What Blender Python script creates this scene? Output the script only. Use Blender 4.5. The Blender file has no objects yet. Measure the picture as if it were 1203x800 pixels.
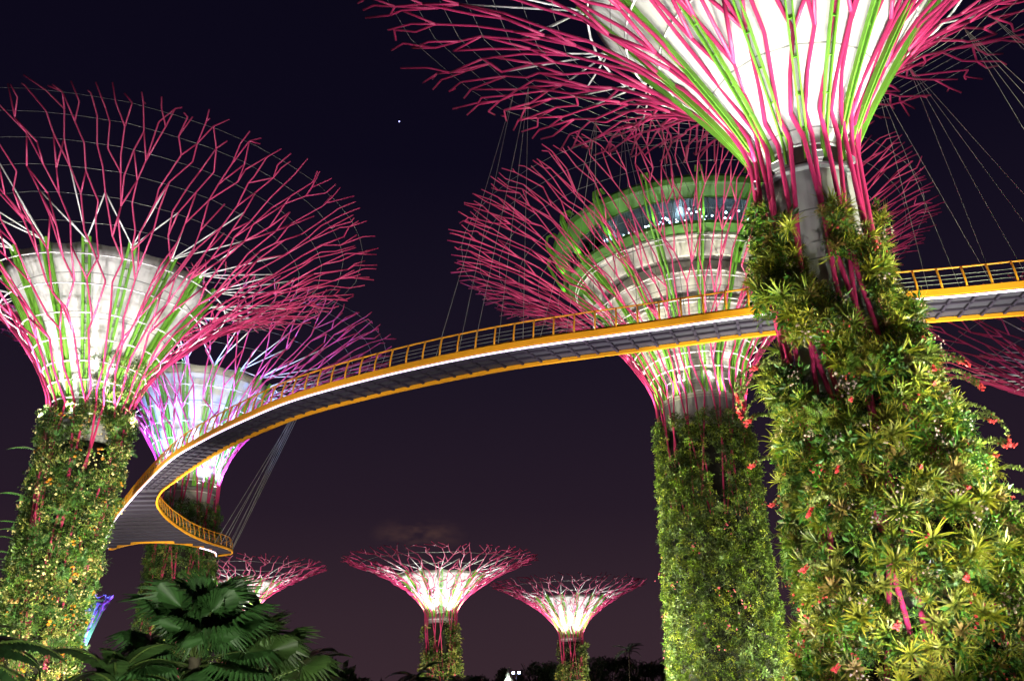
import bpy, bmesh, math, random
import numpy as np
from mathutils import Vector, Matrix

R = math.radians
scene = bpy.context.scene
COL = scene.collection

# ------------------------------------------------------------------ camera
EYE = 1.7
F_PX, W_PX = 1050.0, 1203.0
PITCH = math.atan(430 / 1050.0)
ROLL = R(1.3)
cam_data = bpy.data.cameras.new('camera')
cam_data.sensor_width = 36.0
cam_data.lens = 36.0 * F_PX / W_PX
cam_data.clip_start = 0.1
cam_data.clip_end = 6000
cam = bpy.data.objects.new('camera', cam_data)
COL.objects.link(cam)
cam.matrix_world = (Matrix.Translation((0, 0, EYE)) @ Matrix.Rotation(R(90) + PITCH, 4, 'X')
                    @ Matrix.Rotation(-ROLL, 4, 'Z'))
scene.camera = cam

# ------------------------------------------------------------------ night sky
world = bpy.data.worlds.new('World')
scene.world = world
world.use_nodes = True
wn, wl = world.node_tree.nodes, world.node_tree.links
wn.clear()
w_out = wn.new('ShaderNodeOutputWorld')
w_add = wn.new('ShaderNodeAddShader')
w_bg1 = wn.new('ShaderNodeBackground')
w_bg2 = wn.new('ShaderNodeBackground')
w_sky = wn.new('ShaderNodeTexSky')
w_sky.sky_type = 'NISHITA'
w_sky.sun_disc = False
w_sky.sun_elevation = R(-6)
w_sky.sun_rotation = R(200)
wl.new(w_sky.outputs[0], w_bg1.inputs[0])
w_bg1.inputs[1].default_value = 0.05
w_tc = wn.new('ShaderNodeTexCoord')
w_sep = wn.new('ShaderNodeSeparateXYZ')
w_ramp = wn.new('ShaderNodeValToRGB')
wl.new(w_tc.outputs['Generated'], w_sep.inputs[0])
wl.new(w_sep.outputs['Z'], w_ramp.inputs[0])
rp = w_ramp.color_ramp
rp.elements[0].position = 0.0
rp.elements[0].color = (0.042, 0.0225, 0.030, 1)
rp.elements[1].position = 1.0
rp.elements[1].color = (0.0022, 0.0018, 0.0060, 1)
for pos, c in ((0.09, (0.034, 0.0185, 0.027)), (0.20, (0.0190, 0.0108, 0.0200)), (0.36, (0.0100, 0.0068, 0.0160)),
               (0.55, (0.0040, 0.0029, 0.0105))):
    e = rp.elements.new(pos)
    e.color = (*c, 1)
# one faint city-lit cloud low in the sky
w_dist = wn.new('ShaderNodeVectorMath'); w_dist.operation = 'DISTANCE'
w_map = wn.new('ShaderNodeMapping')
w_map.inputs['Scale'].default_value = (1.0, 1.0, 2.4)
cb = R(-6.2)
cd = (math.sin(cb) * 0.983, math.cos(cb) * 0.983, 0.176)
wl.new(w_tc.outputs['Generated'], w_map.inputs[0])
wl.new(w_map.outputs[0], w_dist.inputs[0])
w_dist.inputs[1].default_value = (cd[0], cd[1], cd[2] * 2.4)
w_noise = wn.new('ShaderNodeTexNoise')
w_noise.inputs['Scale'].default_value = 28
w_noise.inputs['Detail'].default_value = 5
wl.new(w_map.outputs[0], w_noise.inputs['Vector'])
w_mr = wn.new('ShaderNodeMapRange')
w_mr.inputs['From Min'].default_value = 0.055
w_mr.inputs['From Max'].default_value = 0.0
wl.new(w_dist.outputs['Value'], w_mr.inputs['Value'])
w_mr2 = wn.new('ShaderNodeMapRange')
w_mr2.inputs['From Min'].default_value = 0.42
w_mr2.inputs['From Max'].default_value = 0.75
wl.new(w_noise.outputs[0], w_mr2.inputs['Value'])
w_mul = wn.new('ShaderNodeMath'); w_mul.operation = 'MULTIPLY'
wl.new(w_mr.outputs[0], w_mul.inputs[0]); wl.new(w_mr2.outputs[0], w_mul.inputs[1])
w_mix = wn.new('ShaderNodeMix'); w_mix.data_type = 'RGBA'
wl.new(w_mul.outputs[0], w_mix.inputs['Factor'])
wl.new(w_ramp.outputs[0], w_mix.inputs[6])
w_mix.inputs[7].default_value = (0.105, 0.052, 0.042, 1)
wl.new(w_mix.outputs[2], w_bg2.inputs[0])
wl.new(w_bg1.outputs[0], w_add.inputs[0]); wl.new(w_bg2.outputs[0], w_add.inputs[1])
wl.new(w_add.outputs[0], w_out.inputs[0])

# faint sun lamp, added; no moon is in view
sun = bpy.data.lights.new('faint_sun', 'SUN')
sun.energy = 0.02; sun.angle = R(0.5); sun.color = (0.8, 0.85, 1.0)
sun_o = bpy.data.objects.new('faint_sun', sun); COL.objects.link(sun_o)
sun_o.rotation_euler = (R(50), 0, R(200))

scene.view_settings.view_transform = 'Standard'
scene.view_settings.look = 'None'
scene.view_settings.exposure = 0.0
scene.view_settings.gamma = 1.0
scene.render.engine = 'CYCLES'
scene.cycles.use_denoising = True
scene.cycles.max_bounces = 4
scene.cycles.diffuse_bounces = 1
scene.cycles.glossy_bounces = 2
scene.cycles.transmission_bounces = 3
scene.cycles.transparent_max_bounces = 6
scene.cycles.sample_clamp_indirect = 4.0
scene.cycles.caustics_reflective = False
scene.cycles.caustics_refractive = False
scene.cycles.filter_width = 1.5


# ------------------------------------------------------------------ materials
def nodes_of(name):
    m = bpy.data.materials.new(name)
    m.use_nodes = True
    return m, m.node_tree.nodes, m.node_tree.links, m.node_tree.nodes['Principled BSDF']


def paint(name, col, rough=0.45, metal=0.0, scale=3.0, var=0.18, bump=0.0, spec=0.4):
    m, n, l, b = nodes_of(name)
    tc = n.new('ShaderNodeTexCoord')
    tex = n.new('ShaderNodeTexNoise')
    tex.inputs['Scale'].default_value = scale
    tex.inputs['Detail'].default_value = 6
    tex.inputs['Roughness'].default_value = 0.65
    l.new(tc.outputs['Object'], tex.inputs['Vector'])
    mix = n.new('ShaderNodeMix'); mix.data_type = 'RGBA'
    l.new(tex.outputs[0], mix.inputs['Factor'])
    mix.inputs[6].default_value = tuple(c * (1 - var) for c in col) + (1,)
    mix.inputs[7].default_value = tuple(min(1, c * (1 + var)) for c in col) + (1,)
    l.new(mix.outputs[2], b.inputs['Base Color'])
    b.inputs['Roughness'].default_value = rough
    b.inputs['Metallic'].default_value = metal
    b.inputs['Specular IOR Level'].default_value = spec
    if bump:
        bp = n.new('ShaderNodeBump')
        bp.inputs['Strength'].default_value = bump
        l.new(tex.outputs[0], bp.inputs['Height'])
        l.new(bp.outputs[0], b.inputs['Normal'])
    return m


def emit(name, col, strength):
    m, n, l, b = nodes_of(name)
    b.inputs['Base Color'].default_value = (*col, 1)
    b.inputs['Emission Color'].default_value = (*col, 1)
    b.inputs['Emission Strength'].default_value = strength
    return m


def concrete(name, col, joint=1.6):
    """cast concrete: blotches, vertical rain streaks and pour joints"""
    m, n, l, b = nodes_of(name)
    tc = n.new('ShaderNodeTexCoord')
    mp = n.new('ShaderNodeMapping'); mp.inputs['Scale'].default_value = (1.0, 1.0, 0.12)
    l.new(tc.outputs['Object'], mp.inputs[0])
    streak = n.new('ShaderNodeTexNoise'); streak.inputs['Scale'].default_value = 2.2
    streak.inputs['Detail'].default_value = 7
    l.new(mp.outputs[0], streak.inputs['Vector'])
    blotch = n.new('ShaderNodeTexNoise'); blotch.inputs['Scale'].default_value = 0.6
    blotch.inputs['Detail'].default_value = 8
    l.new(tc.outputs['Object'], blotch.inputs['Vector'])
    add = n.new('ShaderNodeMath'); add.operation = 'ADD'
    l.new(streak.outputs[0], add.inputs[0]); l.new(blotch.outputs[0], add.inputs[1])
    ramp = n.new('ShaderNodeValToRGB')
    ramp.color_ramp.elements[0].position = 0.62
    ramp.color_ramp.elements[0].color = tuple(c * 0.55 for c in col) + (1,)
    ramp.color_ramp.elements[1].position = 1.1
    ramp.color_ramp.elements[1].color = tuple(c for c in col) + (1,)
    l.new(add.outputs[0], ramp.inputs[0])
    sep = n.new('ShaderNodeSeparateXYZ'); l.new(tc.outputs['Object'], sep.inputs[0])
    fr = n.new('ShaderNodeMath'); fr.operation = 'PINGPONG'; fr.inputs[1].default_value = joint / 2
    l.new(sep.outputs['Z'], fr.inputs[0])
    lt = n.new('ShaderNodeMath'); lt.operation = 'LESS_THAN'; lt.inputs[1].default_value = 0.035
    l.new(fr.outputs[0], lt.inputs[0])
    mix = n.new('ShaderNodeMix'); mix.data_type = 'RGBA'
    l.new(lt.outputs[0], mix.inputs['Factor']); l.new(ramp.outputs[0], mix.inputs[6])
    mix.inputs[7].default_value = tuple(c * 0.35 for c in col) + (1,)
    l.new(mix.outputs[2], b.inputs['Base Color'])
    b.inputs['Roughness'].default_value = 0.85
    bp = n.new('ShaderNodeBump'); bp.inputs['Strength'].default_value = 0.3
    l.new(blotch.outputs[0], bp.inputs['Height']); l.new(bp.outputs[0], b.inputs['Normal'])
    return m


def leaf_material(name, rough=0.5, trans=0.25):
    """leaf colour comes from each plant's own colour attribute"""
    m, n, l, b = nodes_of(name)
    at = n.new('ShaderNodeAttribute'); at.attribute_name = 'Col'
    tc = n.new('ShaderNodeTexCoord')
    tex = n.new('ShaderNodeTexNoise'); tex.inputs['Scale'].default_value = 9.0
    tex.inputs['Detail'].default_value = 3
    l.new(tc.outputs['Object'], tex.inputs['Vector'])
    hsv = n.new('ShaderNodeHueSaturation')
    mr = n.new('ShaderNodeMapRange')
    mr.inputs['To Min'].default_value = 0.6; mr.inputs['To Max'].default_value = 1.4
    l.new(tex.outputs[0], mr.inputs['Value'])
    l.new(mr.outputs[0], hsv.inputs['Value'])
    l.new(at.outputs['Color'], hsv.inputs['Color'])
    l.new(hsv.outputs[0], b.inputs['Base Color'])
    b.inputs['Roughness'].default_value = rough
    b.inputs['Specular IOR Level'].default_value = 0.35
    tr = n.new('ShaderNodeBsdfTranslucent')
    l.new(hsv.outputs[0], tr.inputs['Color'])
    ms = n.new('ShaderNodeMixShader'); ms.inputs[0].default_value = trans
    l.new(b.outputs[0], ms.inputs[1]); l.new(tr.outputs[0], ms.inputs[2])
    l.new(ms.outputs[0], n['Material Output'].inputs[0])
    return m


M = {}
M['pipe'] = paint('magenta steel pipe', (0.46, 0.030, 0.125), 0.42, 0.0, 1.2, 0.15)
M['pipe_dim'] = M['pipe']
M['white_steel'] = paint('white painted steel', (0.78, 0.78, 0.76), 0.4, 0.0, 4, 0.06)
M['cable'] = paint('grey wire rope', (0.30, 0.31, 0.27), 0.4, 0.3, 6, 0.1)
M['green_steel'] = paint('lime green steel', (0.16, 0.42, 0.04), 0.45, 0.0, 2, 0.22)
M['membrane'] = concrete('white bowl shell', (0.70, 0.70, 0.66), 3.2)
M['concrete'] = concrete('grey cast concrete', (0.36, 0.36, 0.35), 2.4)
M['concrete_warm'] = concrete('pale ribbed concrete', (0.60, 0.57, 0.50), 1.3)
M['panel'] = paint('dark planting panel', (0.014, 0.013, 0.009), 0.95, 0, 5, 0.5, 0.6)
M['yellow'] = paint('yellow painted steel', (0.78, 0.33, 0.015), 0.42, 0, 3, 0.14)
M['deck'] = paint('grey deck plate', (0.045, 0.042, 0.055), 0.55, 0.2, 2.5, 0.25, 0.1)
M['deck_beam'] = paint('dark purple grey steel', (0.035, 0.028, 0.045), 0.5, 0.2, 3, 0.2)
M['strip'] = emit('white violet light strip', (0.88, 0.74, 1.0), 2.4)
M['leaf'] = leaf_material('leaves', .42, .18)
M['petal'] = leaf_material('petals', 0.6, 0.35)
M['lamp_box'] = paint('grey lamp housing', (0.30, 0.31, 0.33), 0.4, 0.4, 5, 0.1)
M['lens'] = emit('lit flood lens', (1.0, 0.98, 0.95), 12)
M['blue_lens'] = emit('lit blue white lens', (0.45, 0.55, 1.0), 30)
M['pod_lamp'] = emit('lit bar lamp', (0.72, 0.80, 1.0), 22)
M['green_roof'] = paint('dark green roof panels', (0.07, 0.20, 0.03), 0.5, 0.0, 0.7, 0.55)
M['bark'] = paint('palm bark', (0.10, 0.08, 0.06), 0.9, 0, 8, 0.35, 0.5)
M['tent'] = paint('white tent fabric', (0.75, 0.78, 0.74), 0.7, 0, 2, 0.05)
M['star'] = emit('star light', (0.45, 0.45, 1.0), 3.0)


def ground_material():
    m, n, l, b = nodes_of('lawn and soil')
    tc = n.new('ShaderNodeTexCoord')
    t = n.new('ShaderNodeTexNoise'); t.inputs['Scale'].default_value = 0.25; t.inputs['Detail'].default_value = 10
    l.new(tc.outputs['Object'], t.inputs['Vector'])
    rr = n.new('ShaderNodeValToRGB')
    rr.color_ramp.elements[0].color = (0.03, 0.05, 0.015, 1)
    rr.color_ramp.elements[1].color = (0.07, 0.08, 0.035, 1)
    l.new(t.outputs[0], rr.inputs[0]); l.new(rr.outputs[0], b.inputs['Base Color'])
    b.inputs['Roughness'].default_value = 0.95
    return m


def glass_material():
    m, n, l, b = nodes_of('bar window glass')
    tr = n.new('ShaderNodeBsdfTransparent'); tr.inputs[0].default_value = (0.55, 0.62, 0.62, 1)
    gl = n.new('ShaderNodeBsdfGlossy'); gl.inputs['Roughness'].default_value = 0.05
    gl.inputs['Color'].default_value = (0.8, 0.9, 0.95, 1)
    fr = n.new('ShaderNodeFresnel'); fr.inputs[0].default_value = 1.5
    ms = n.new('ShaderNodeMixShader')
    l.new(fr.outputs[0], ms.inputs[0]); l.new(tr.outputs[0], ms.inputs[1]); l.new(gl.outputs[0], ms.inputs[2])
    l.new(ms.outputs[0], n['Material Output'].inputs[0])
    return m


M['ground'] = ground_material()
M['glass'] = glass_material()


# ------------------------------------------------------------------ mesh helpers
class MB:
    """collects quads / tris (with optional colours) and builds ONE mesh object"""
    def __init__(self):
        self.v, self.f4, self.f3, self.c, self.n = [], [], [], [], 0

    def add(self, V, F4=None, F3=None, C=None):
        V = np.asarray(V, dtype=np.float64).reshape(-1, 3)
        if F4 is not None and len(F4):
            self.f4.append(np.asarray(F4, dtype=np.int64) + self.n)
        if F3 is not None and len(F3):
            self.f3.append(np.asarray(F3, dtype=np.int64) + self.n)
        self.v.append(V)
        if C is None:
            C = np.ones((len(V), 3)) * 0.5
        self.c.append(np.asarray(C, dtype=np.float64).reshape(-1, 3))
        self.n += len(V)
        return self

    def tube(self, pts, rad, sides=6, cap=True):
        pts = np.asarray(pts, float)
        n = len(pts)
        rad = np.ones(n) * rad if np.isscalar(rad) else np.asarray(rad, float)
        d = np.gradient(pts, axis=0)
        d /= np.maximum(np.linalg.norm(d, axis=1, keepdims=True), 1e-9)
        ref = np.array([0, 0, 1.0]) if abs(d[0][2]) < 0.9 else np.array([1.0, 0, 0])
        a = np.cross(d[0], ref); a /= np.linalg.norm(a)
        rings = []
        ang = np.arange(sides) * 2 * np.pi / sides
        for i in range(n):
            a = a - d[i] * np.dot(a, d[i]); a /= max(np.linalg.norm(a), 1e-9)
            b = np.cross(d[i], a)
            rings.append(pts[i] + rad[i] * (np.outer(np.cos(ang), a) + np.outer(np.sin(ang), b)))
        V = np.concatenate(rings)
        F = []
        for i in range(n - 1):
            for j in range(sides):
                k = (j + 1) % sides
                F.append((i * sides + j, i * sides + k, (i + 1) * sides + k, (i + 1) * sides + j))
        T = []
        if cap:
            V = np.concatenate([V, pts[:1], pts[-1:]])
            c0, c1 = n * sides, n * sides + 1
            for j in range(sides):
                k = (j + 1) % sides
                T.append((c0, k, j)); T.append((c1, (n - 1) * sides + j, (n - 1) * sides + k))
        return self.add(V, F, T)

    def ring(self, pts, rad, sides=6):
        """closed tube"""
        pts = np.asarray(pts, float)
        n = len(pts)
        d = np.roll(pts, -1, 0) - np.roll(pts, 1, 0)
        d /= np.linalg.norm(d, axis=1, keepdims=True)
        z = np.array([0, 0, 1.0])
        ang = np.arange(sides) * 2 * np.pi / sides
        rings = []
        for i in range(n):
            a = np.cross(d[i], z); a /= np.linalg.norm(a)
            b = np.cross(a, d[i])
            rings.append(pts[i] + rad * (np.outer(np.cos(ang), a) + np.outer(np.sin(ang), b)))
        V = np.concatenate(rings)
        F = [(i * sides + j, i * sides + (j + 1) % sides, ((i + 1) % n) * sides + (j + 1) % sides,
              ((i + 1) % n) * sides + j) for i in range(n) for j in range(sides)]
        return self.add(V, F)

    def lathe(self, prof, seg=64, phase=0.0):
        prof = np.asarray(prof, float)
        n = len(prof)
        th = phase + np.arange(seg) * 2 * np.pi / seg
        V = np.stack([np.outer(prof[:, 0], np.cos(th)), np.outer(prof[:, 0], np.sin(th)),
                      np.repeat(prof[:, 1:2], seg, 1)], -1).reshape(-1, 3)
        F = [(i * seg + j, i * seg + (j + 1) % seg, (i + 1) * seg + (j + 1) % seg, (i + 1) * seg + j)
             for i in range(n - 1) for j in range(seg)]
        return self.add(V, F)

    def box(self, c, s, rot=None):
        c, s = np.asarray(c, float), np.asarray(s, float) / 2
        V = np.array([(x, y, z) for x in (-1, 1) for y in (-1, 1) for z in (-1, 1)], float) * s
        if rot is not None:
            V = V @ np.asarray(rot).T
        F = [(0, 1, 3, 2), (4, 6, 7, 5), (0, 4, 5, 1), (2, 3, 7, 6), (0, 2, 6, 4), (1, 5, 7, 3)]
        return self.add(V + c, F)

    def sweep_box(self, pts, w, h, zoff=0.0, closed=False):
        """rectangular bar along a level path, width w across, height h"""
        pts = np.asarray(pts, float)
        if pts.shape[1] == 2:
            pts = np.concatenate([pts, np.zeros((len(pts), 1))], 1)
        d = np.gradient(pts, axis=0); d[:, 2] = 0
        d /= np.maximum(np.linalg.norm(d, axis=1, keepdims=True), 1e-9)
        s = np.stack([-d[:, 1], d[:, 0], np.zeros(len(d))], 1)
        up = np.array([0, 0, 1.0])
        q = [pts + s * (w / 2) + up * (zoff - h / 2), pts - s * (w / 2) + up * (zoff - h / 2),
             pts - s * (w / 2) + up * (zoff + h / 2), pts + s * (w / 2) + up * (zoff + h / 2)]
        n = len(pts)
        V = np.stack(q, 1).reshape(-1, 3)
        F = [(i * 4 + j, i * 4 + (j + 1) % 4, (i + 1) * 4 + (j + 1) % 4, (i + 1) * 4 + j)
             for i in range(n - 1) for j in range(4)]
        F += [(3, 2, 1, 0), ((n - 1) * 4, (n - 1) * 4 + 1, (n - 1) * 4 + 2, (n - 1) * 4 + 3)]
        return self.add(V, F)

    def mesh(self, name, mat, smooth=True, colours=False):
        V = np.concatenate(self.v)
        f4 = np.concatenate(self.f4) if self.f4 else np.zeros((0, 4), np.int64)
        f3 = np.concatenate(self.f3) if self.f3 else np.zeros((0, 3), np.int64)
        me = bpy.data.meshes.new(name)
        me.vertices.add(len(V)); me.vertices.foreach_set('co', V.astype(np.float32).ravel())
        loops = np.concatenate([f4.ravel(), f3.ravel()]).astype(np.int32)
        me.loops.add(len(loops)); me.loops.foreach_set('vertex_index', loops)
        npoly = len(f4) + len(f3)
        me.polygons.add(npoly)
        starts = np.concatenate([np.arange(len(f4)) * 4, len(f4) * 4 + np.arange(len(f3)) * 3]).astype(np.int32)
        tot = np.concatenate([np.full(len(f4), 4), np.full(len(f3), 3)]).astype(np.int32)
        me.polygons.foreach_set('loop_start', starts)
        me.polygons.foreach_set('loop_total', tot)
        me.polygons.foreach_set('use_smooth', np.full(npoly, bool(smooth)))
        me.update(calc_edges=True)
        me.validate()
        if colours:
            C = np.concatenate(self.c)
            at = me.color_attributes.new('Col', 'FLOAT_COLOR', 'POINT')
            at.data.foreach_set('color', np.concatenate([C, np.ones((len(C), 1))], 1).astype(np.float32).ravel())
        me.materials.append(mat)
        return me

    def build(self, name, mat, parent=None, smooth=True, colours=False):
        o = bpy.data.objects.new(name, self.mesh(name, mat, smooth, colours))
        COL.objects.link(o)
        if parent is not None:
            o.parent = parent
        return o


def tag(o, label=None, cat=None, group=None, kind=None):
    if label: o['label'] = label
    if cat: o['category'] = cat
    if group: o['group'] = group
    if kind: o['kind'] = kind
    return o


def thing(name, label, cat, loc=(0, 0, 0), rotz=0.0, group=None):
    o = bpy.data.objects.new(name, None)
    o.empty_display_size = 0.5
    COL.objects.link(o)
    o.location = loc; o.rotation_euler = (0, 0, rotz)
    return tag(o, label, cat, group)


def dup(root, loc, rot=(0, 0, 0), scale=1.0, label=None, group=None):
    r = root.copy(); COL.objects.link(r)
    r.location = loc; r.rotation_euler = rot
    r.scale = (scale,) * 3
    if label: r['label'] = label
    if group: r['group'] = group
    for ch in list(root.children):
        c = ch.copy(); COL.objects.link(c); c.parent = r
    return r


def spot(loc, target, power, cone, color=(1, 1, 1), blend=0.6, size=0.25, name='floodlight_beam'):
    L = bpy.data.lights.new(name, 'SPOT')
    L.energy = power; L.spot_size = R(cone); L.spot_blend = blend
    L.color = color; L.shadow_soft_size = size
    o = bpy.data.objects.new(name, L); COL.objects.link(o)
    o.location = loc
    d = Vector(target) - Vector(loc)
    o.rotation_euler = d.to_track_quat('-Z', 'Y').to_euler()
    return o


# ------------------------------------------------------------------ leaf templates  (V, F4, C)
def strap(rng, az, tilt, length, width, bend, col, tip, n=4):
    """one arching strap leaf growing from the origin, +z is outwards"""
    t = np.linspace(0, 1, n + 1)
    ang = tilt + bend * t
    seg = length / n
    x = np.concatenate([[0], np.cumsum(np.sin(ang[:-1]) * seg)])
    z = np.concatenate([[0], np.cumsum(np.cos(ang[:-1]) * seg)])
    w = width * np.array([0.55, 1.0, 0.95, 0.65, 0.06])[:n + 1] if n == 4 else width * np.sin(np.pi * (0.15 + 0.83 * t))
    ca, sa = math.cos(az), math.sin(az)
    P = np.stack([x * ca, x * sa, z], 1)
    S = np.array([-sa, ca, 0.0])
    V = np.concatenate([P + S * w[:, None] / 2, P - S * w[:, None] / 2])
    F = [(i, i + 1, n + 1 + i + 1, n + 1 + i) for i in range(n)]
    c = np.array(col)[None] * (1 - t[:, None]) + np.array(tip)[None] * t[:, None]
    return V, F, np.concatenate([c, c])


def join(parts):
    V, F, C, n = [], [], [], 0
    for v, f, c in parts:
        V.append(v); F.append(np.asarray(f) + n); C.append(c); n += len(v)
    return np.concatenate(V), np.concatenate(F), np.concatenate(C)


def t_rosette(rng, n=22, L=0.6, W=0.07, col=(0.12, 0.17, 0.02), tip=(0.30, 0.30, 0.05)):
    P = []
    for i in range(n):
        f = i / n
        P.append(strap(rng, i * 2.4 + rng.uniform(-.3, .3), R(12) + R(62) * f + rng.uniform(-.1, .1),
                       L * rng.uniform(.7, 1.1), W * rng.uniform(.8, 1.2), R(rng.uniform(25, 75)),
                       np.array(col) * rng.uniform(.7, 1.2), np.array(tip) * rng.uniform(.7, 1.2)))
    return join(P)


def t_tuft(rng, n=26, L=0.55, W=0.025, col=(0.05, 0.10, 0.015), tip=(0.10, 0.17, 0.03)):
    P = []
    for i in range(n):
        P.append(strap(rng, rng.uniform(0, 6.28), R(rng.uniform(8, 60)), L * rng.uniform(.6, 1.2), W,
                       R(rng.uniform(40, 110)), np.array(col) * rng.uniform(.6, 1.3), np.array(tip) * rng.uniform(.6, 1.3)))
    return join(P)


def t_bush(rng, n=34, Rr=0.42, L=0.16, W=0.09, col=(0.05, 0.12, 0.02), var=0.4):
    """small broad leaves spread through a flattened ball"""
    P = []
    for i in range(n):
        d = rng.normal(size=3); d /= np.linalg.norm(d)
        d[2] = abs(d[2]) * 0.8
        p = d * Rr * rng.uniform(.35, 1.0)
        ax = d + rng.normal(size=3) * 0.6; ax /= np.linalg.norm(ax)
        sd = np.cross(ax, rng.normal(size=3)); sd /= np.linalg.norm(sd)
        l, w = L * rng.uniform(.7, 1.3), W * rng.uniform(.7, 1.3)
        nrm = np.cross(ax, sd)
        V = np.array([p, p + ax * l * .5 + sd * w / 2 + nrm * w * .15, p + ax * l, p + ax * l * .5 - sd * w / 2 + nrm * w * .15])
        c = np.array(col) * rng.uniform(1 - var, 1 + var)
        P.append((V, [(0, 1, 2, 3)], np.repeat(c[None], 4, 0)))
    return join(P)


def t_fern(rng, fronds=7, L=0.8, col=(0.05, 0.13, 0.02)):
    P = []
    for i in range(fronds):
        az = i * 6.28 / fronds + rng.uniform(-.4, .4)
        tilt, bend, ln = R(rng.uniform(20, 55)), R(rng.uniform(50, 100)), L * rng.uniform(.7, 1.1)
        n = 9
        t = np.linspace(0, 1, n + 1); ang = tilt + bend * t; seg = ln / n
        x = np.concatenate([[0], np.cumsum(np.sin(ang[:-1]) * seg)])
        z = np.concatenate([[0], np.cumsum(np.cos(ang[:-1]) * seg)])
        ca, sa = math.cos(az), math.sin(az)
        S = np.array([-sa, ca, 0]); c0 = np.array(col) * rng.uniform(.7, 1.3)
        for k in range(1, n + 1):
            p = np.array([x[k] * ca, x[k] * sa, z[k]])
            q = np.array([x[k - 1] * ca, x[k - 1] * sa, z[k - 1]])
            wl_ = 0.20 * ln * math.sin(math.pi * (0.12 + 0.85 * (k / n)))
            for s in (1, -1):
                e = p + S * s * wl_ + (p - q) * 0.6
                V = np.array([q, q * .3 + p * .7, e, e * .6 + q * .4 + (p - q) * -0.1])
                P.append((V, [(0, 1, 2, 3)], np.repeat(c0[None], 4, 0)))
    return join(P)


def t_flowers(rng, n=9, Rr=0.22, size=0.07, col=(0.7, 0.28, 0.03)):
    """a few round blossoms, each a little faceted ball"""
    P = []
    o = np.array([(1, 0, 0), (0, 1, 0), (-1, 0, 0), (0, -1, 0), (0, 0, 1), (0, 0, -1)], float)
    F = [(0, 1, 4, 4), (1, 2, 4, 4), (2, 3, 4, 4), (3, 0, 4, 4), (1, 0, 5, 5), (2, 1, 5, 5), (3, 2, 5, 5), (0, 3, 5, 5)]
    sq = [(0.7, 0.7, 0.35), (-0.7, 0.7, 0.35), (-0.7, -0.7, 0.35), (0.7, -0.7, 0.35)]
    for i in range(n):
        p = rng.normal(size=3) * Rr; p[2] = abs(p[2])
        s = size * rng.uniform(.6, 1.3)
        V = np.array([(.8, .8, -.3), (-.8, .8, -.3), (-.8, -.8, -.3), (.8, -.8, -.3),
                      (.6, .6, .6), (-.6, .6, .6), (-.6, -.6, .6), (.6, -.6, .6)]) * s + p
        Fq = [(4, 5, 6, 7), (0, 1, 5, 4), (1, 2, 6, 5), (2, 3, 7, 6), (3, 0, 4, 7)]
        P.append((V, Fq, np.repeat((np.array(col) * rng.uniform(.7, 1.2))[None], 8, 0)))
    return join(P)


def frames(nrm, rng, up_tilt=0.35, wobble=0.35):
    """rotation matrices whose z axis leans outwards along nrm (and a little up)"""
    n = len(nrm)
    z = nrm + np.array([0, 0, up_tilt]) + rng.normal(size=(n, 3)) * wobble
    z /= np.linalg.norm(z, axis=1, keepdims=True)
    a = np.cross(z, rng.normal(size=(n, 3))); a /= np.linalg.norm(a, axis=1, keepdims=True)
    b = np.cross(z, a)
    return np.stack([a, b, z], 2)


def scatter(mb, templates, weights, pos, nrm, rng, smin=.7, smax=1.3, up=0.35, tint=0.35):
    n = len(pos)
    pick = rng.choice(len(templates), n, p=np.array(weights) / sum(weights))
    Rm = frames(nrm, rng, up)
    sc = rng.uniform(smin, smax, n)
    tn = 1 + tint * 1.25 * (rng.uniform(-1, 1, n) * .75 - .12 + .35 * rng.standard_exponential(n) * (rng.random(n) < .3))  # spread leans dark: deep shade between plants put into leaf colour
    tn = np.clip(tn, .2, 1.9)
    for k, (V, F, C) in enumerate(templates):
        ix = np.where(pick == k)[0]
        if not len(ix): continue
        W = np.einsum('nij,vj->nvi', Rm[ix], V) * sc[ix, None, None] + pos[ix][:, None]
        Cc = C[None] * tn[ix, None, None] * np.ones((len(ix), 1, 1))
        Fq = (np.asarray(F)[None] + (np.arange(len(ix)) * len(V))[:, None, None]).reshape(-1, 4)
        mb.add(W.reshape(-1, 3), Fq, None, Cc.reshape(-1, 3))


def patch_noise(th, z, seed, fs=1.0):
    """smooth pseudo-noise over the trunk, roughly -1..1"""
    r = np.random.default_rng(seed)
    out = 0
    for i in range(7):
        a = r.integers(1, 7) * 1.0; b = r.uniform(.15, 1.1) * fs; p = r.uniform(0, 6.28)
        out = out + np.sin(a * th + b * z * r.choice((-1, 1)) + p)
    return out / 3.0


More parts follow.
